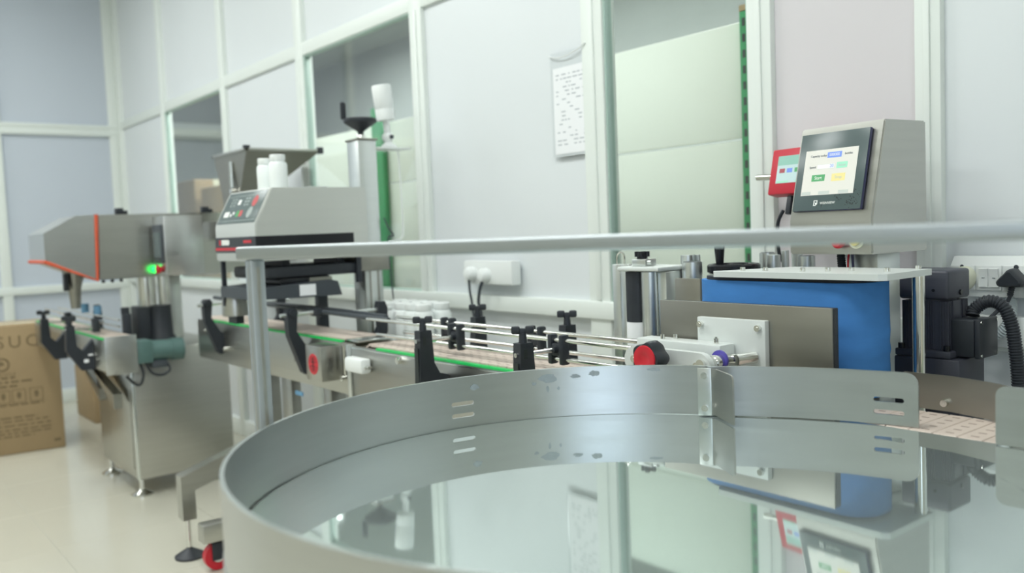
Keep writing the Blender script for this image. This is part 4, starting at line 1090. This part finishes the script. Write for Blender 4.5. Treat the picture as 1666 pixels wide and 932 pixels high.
for Y in (1.03, 1.10):
    for z in (.818, .85): build('guide_rail', MB().cyl((-5.6, Y, z), (-4.32, Y, z), .005, n=10), 'chrome', fm)
build('rear_bracket', MB().box(-4.42, -4.38, 1.135, 1.17, .64, .87, bev=.004).cyl((-4.40, 1.15, .87), (-4.40, 1.15, .90), .02, n=12), 'black_plastic', fm)
build('rear_bracket', MB().box(-4.95, -4.91, 1.1325, 1.17, .64, .86, bev=.004).cyl((-4.93, 1.15, .86), (-4.93, 1.15, .89), .015, n=12), 'black_plastic', fm)
build('air_fitting', MB().cyl((-4.78, 1.06, .865), (-4.78, 1.06, .91), .018, n=14).cyl((-4.60, 1.075, .865), (-4.60, 1.075, .905), .018, n=14), 'blue_tag', fm)
mo = build('drive_motor', MB().cyl((-4.24, 1.20, .700), (-4.24, 1.345, .695), .048, n=28).box(-4.30, -4.19, 1.134, 1.205, .65, .755, bev=.006).cyl((-4.24, 1.300, .697), (-4.24, 1.350, .695), .052, n=28), 'green_motor', fm)
build('junction_box', MB().box(-4.28, -4.20, 1.20, 1.27, .62, .655, bev=.006), 'dark_grey', mo)
build('cable', MB().tube([(-4.22, 1.15, .655), (-4.21, 1.16, .60), (-4.22, 1.15, .555), (-4.25, 1.135, .55), (-4.27, 1.10, .59)], .006), 'black_plastic', mo)
build('cable', MB().tube([(-4.22, 1.175, .65), (-4.21, 1.20, .60), (-4.21, 1.245, .585), (-4.21, 1.28, .605), (-4.22, 1.27, .64)], .006), 'black_plastic', mo)
# hopper with a sight tube
HX0, HX1, HY0, HY1, HZ = -4.25, -3.84, 1.565, 1.925, 1.60
hp = build('hopper', MB().quadstrip([[(HX0, HY0, HZ), (HX1, HY0, HZ), (HX1, HY1, HZ), (HX0, HY1, HZ)], [(HX0 + .04, HY0 + .015, 1.42), (-3.98, HY0 + .015, 1.42), (-3.98, 1.72, 1.42), (HX0 + .04, 1.72, 1.42)], [(HX0 + .06, HY0 + .02, 1.25), (-4.0, HY0 + .02, 1.25), (-4.0, 1.70, 1.25), (HX0 + .06, 1.70, 1.25)]]), 'steel_dark', fm)
rim_ = MB()
for a, b in (((HX0, HY0), (HX1, HY0)), ((HX1, HY0), (HX1, HY1)), ((HX1, HY1), (HX0, HY1)), ((HX0, HY1), (HX0, HY0))):
    rim_.box(min(a[0], b[0]) - .008, max(a[0], b[0]) + .008, min(a[1], b[1]) - .008, max(a[1], b[1]) + .008, HZ - .004, HZ + .009, bev=.002)
build('hopper_rim', rim_, 'steel', hp)
build('rim_cap', MB().box(HX1 - .015, HX1 + .012, HY0 - .012, HY0 + .012, HZ + .009, HZ + .02).box(HX1 - .01, HX1 + .012, HY1 - .012, HY1 + .012, HZ - .012, HZ + .018), 'black_plastic', hp)
build('sight_tube', MB().cyl((-4.03, HY0 - .002, 1.44), (-4.03, HY0 - .002, 1.56), .010, n=12), 'steel_edge', hp)
build('sight_bolt', MB().cyl((-4.03, HY0 + .01, 1.425), (-4.03, HY0 - .012, 1.425), .013, n=12), 'chrome', hp)
build('hopper_chute', MB().prism([(-4.5, 1.20), (-4.0, 1.25), (-4.0, 1.28), (-4.5, 1.30)], 1.59, 1.69, 'y'), 'steel', fm)

# ================================================================== CARTONS ON THE FLOOR
ct = thing('carton', (-6.05, .8, 0), 'large printed brown carton on the floor at the left edge', 'carton')
yaw = math.radians(5)
CT = Tr(-5.77, 1.12, 0) @ Rz(math.radians(-7))
bx_ = MB().box(-.42, 0, -.72, 0, 0, .745, bev=.01)
build('box', bx_, 'carton', ct, T=CT)
build('top_flap', MB().box(-.415, -.005, -.715, -.005, .745, .752, bev=.002), 'carton', ct, T=CT)
build('tape', MB().box(-.24, -.18, -.7202, .001, .66, .7526), 'cream_plastic', ct, T=CT)
FTc = CT @ frame_T((.0008, -.36, 0), (0, 1, 0), (0, 0, 1))
text('lettering', 'ISUC', .10, FTc @ Tr(.125, .655, 0), 'carton_ink', ct)
text('lettering', 'RECYCLE', .028, FTc @ Tr(.07, .47, 0), 'carton_ink', ct)
pr2 = MB()
rr = random.Random(9)
def lines(x0, x1, z, h):
    x = x0
    while x < x1:
        ln = rr.uniform(.02, .06); pr2.box(x, min(x1, x + ln), z, z + h, 0, .0006); x += ln + .012
lines(0.0, .13, .445, .012); lines(0.0, .21, .42, .012); lines(.0, .13, .395, .012)
for xx in (0.02, .10, .19):
    for (a, b, c, d) in ((0, .07, 0, .004), (0, .07, .076, .08), (0, .004, 0, .08), (.066, .07, 0, .08)): pr2.box(xx + a, xx + b, .30 + c, .30 + d, 0, .0006)
    pr2.prism([(xx + .02, .345), (xx + .05, .345), (xx + .035, .318)], 0, .0006, 'z'); pr2.box(xx + .025, xx + .045, .345, .362, 0, .0006)
lines(.0, .26, .285, .009); lines(-.1, .22, .21, .010); lines(-.1, .29, .19, .008); lines(-.1, .29, .165, .008); lines(-.1, .29, .14, .008); lines(-.1, .29, .12, .008); lines(-.1, .20, .10, .008)
pr2.box(.30, .335, .045, .062, 0, .0006)
for k in range(24):
    a = 2 * PI * k / 24
    pr2.box(-.007, .007, -.004, .004, 0, .0006, T=Tr(.06 + .035 * math.cos(a), .53 + .035 * math.sin(a), 0) @ Matrix.Rotation(a + PI / 2, 4, 'Z'))
pr2.prism([(.04, .52), (.075, .53), (.06, .55), (.045, .545)], 0, .0006, 'z')
build('print', pr2, 'carton_ink', ct, T=FTc)
o2 = build('carton', MB().box(-6.85, -6.35, 1.42, 1.80, 0, .36, bev=.008), 'carton')
build('tape', MB().box(-6.851, -6.349, 1.58, 1.64, .30, .3606), 'cream_plastic', o2)
tag(o2, 'small plain brown carton on the floor behind the printed carton', 'carton')
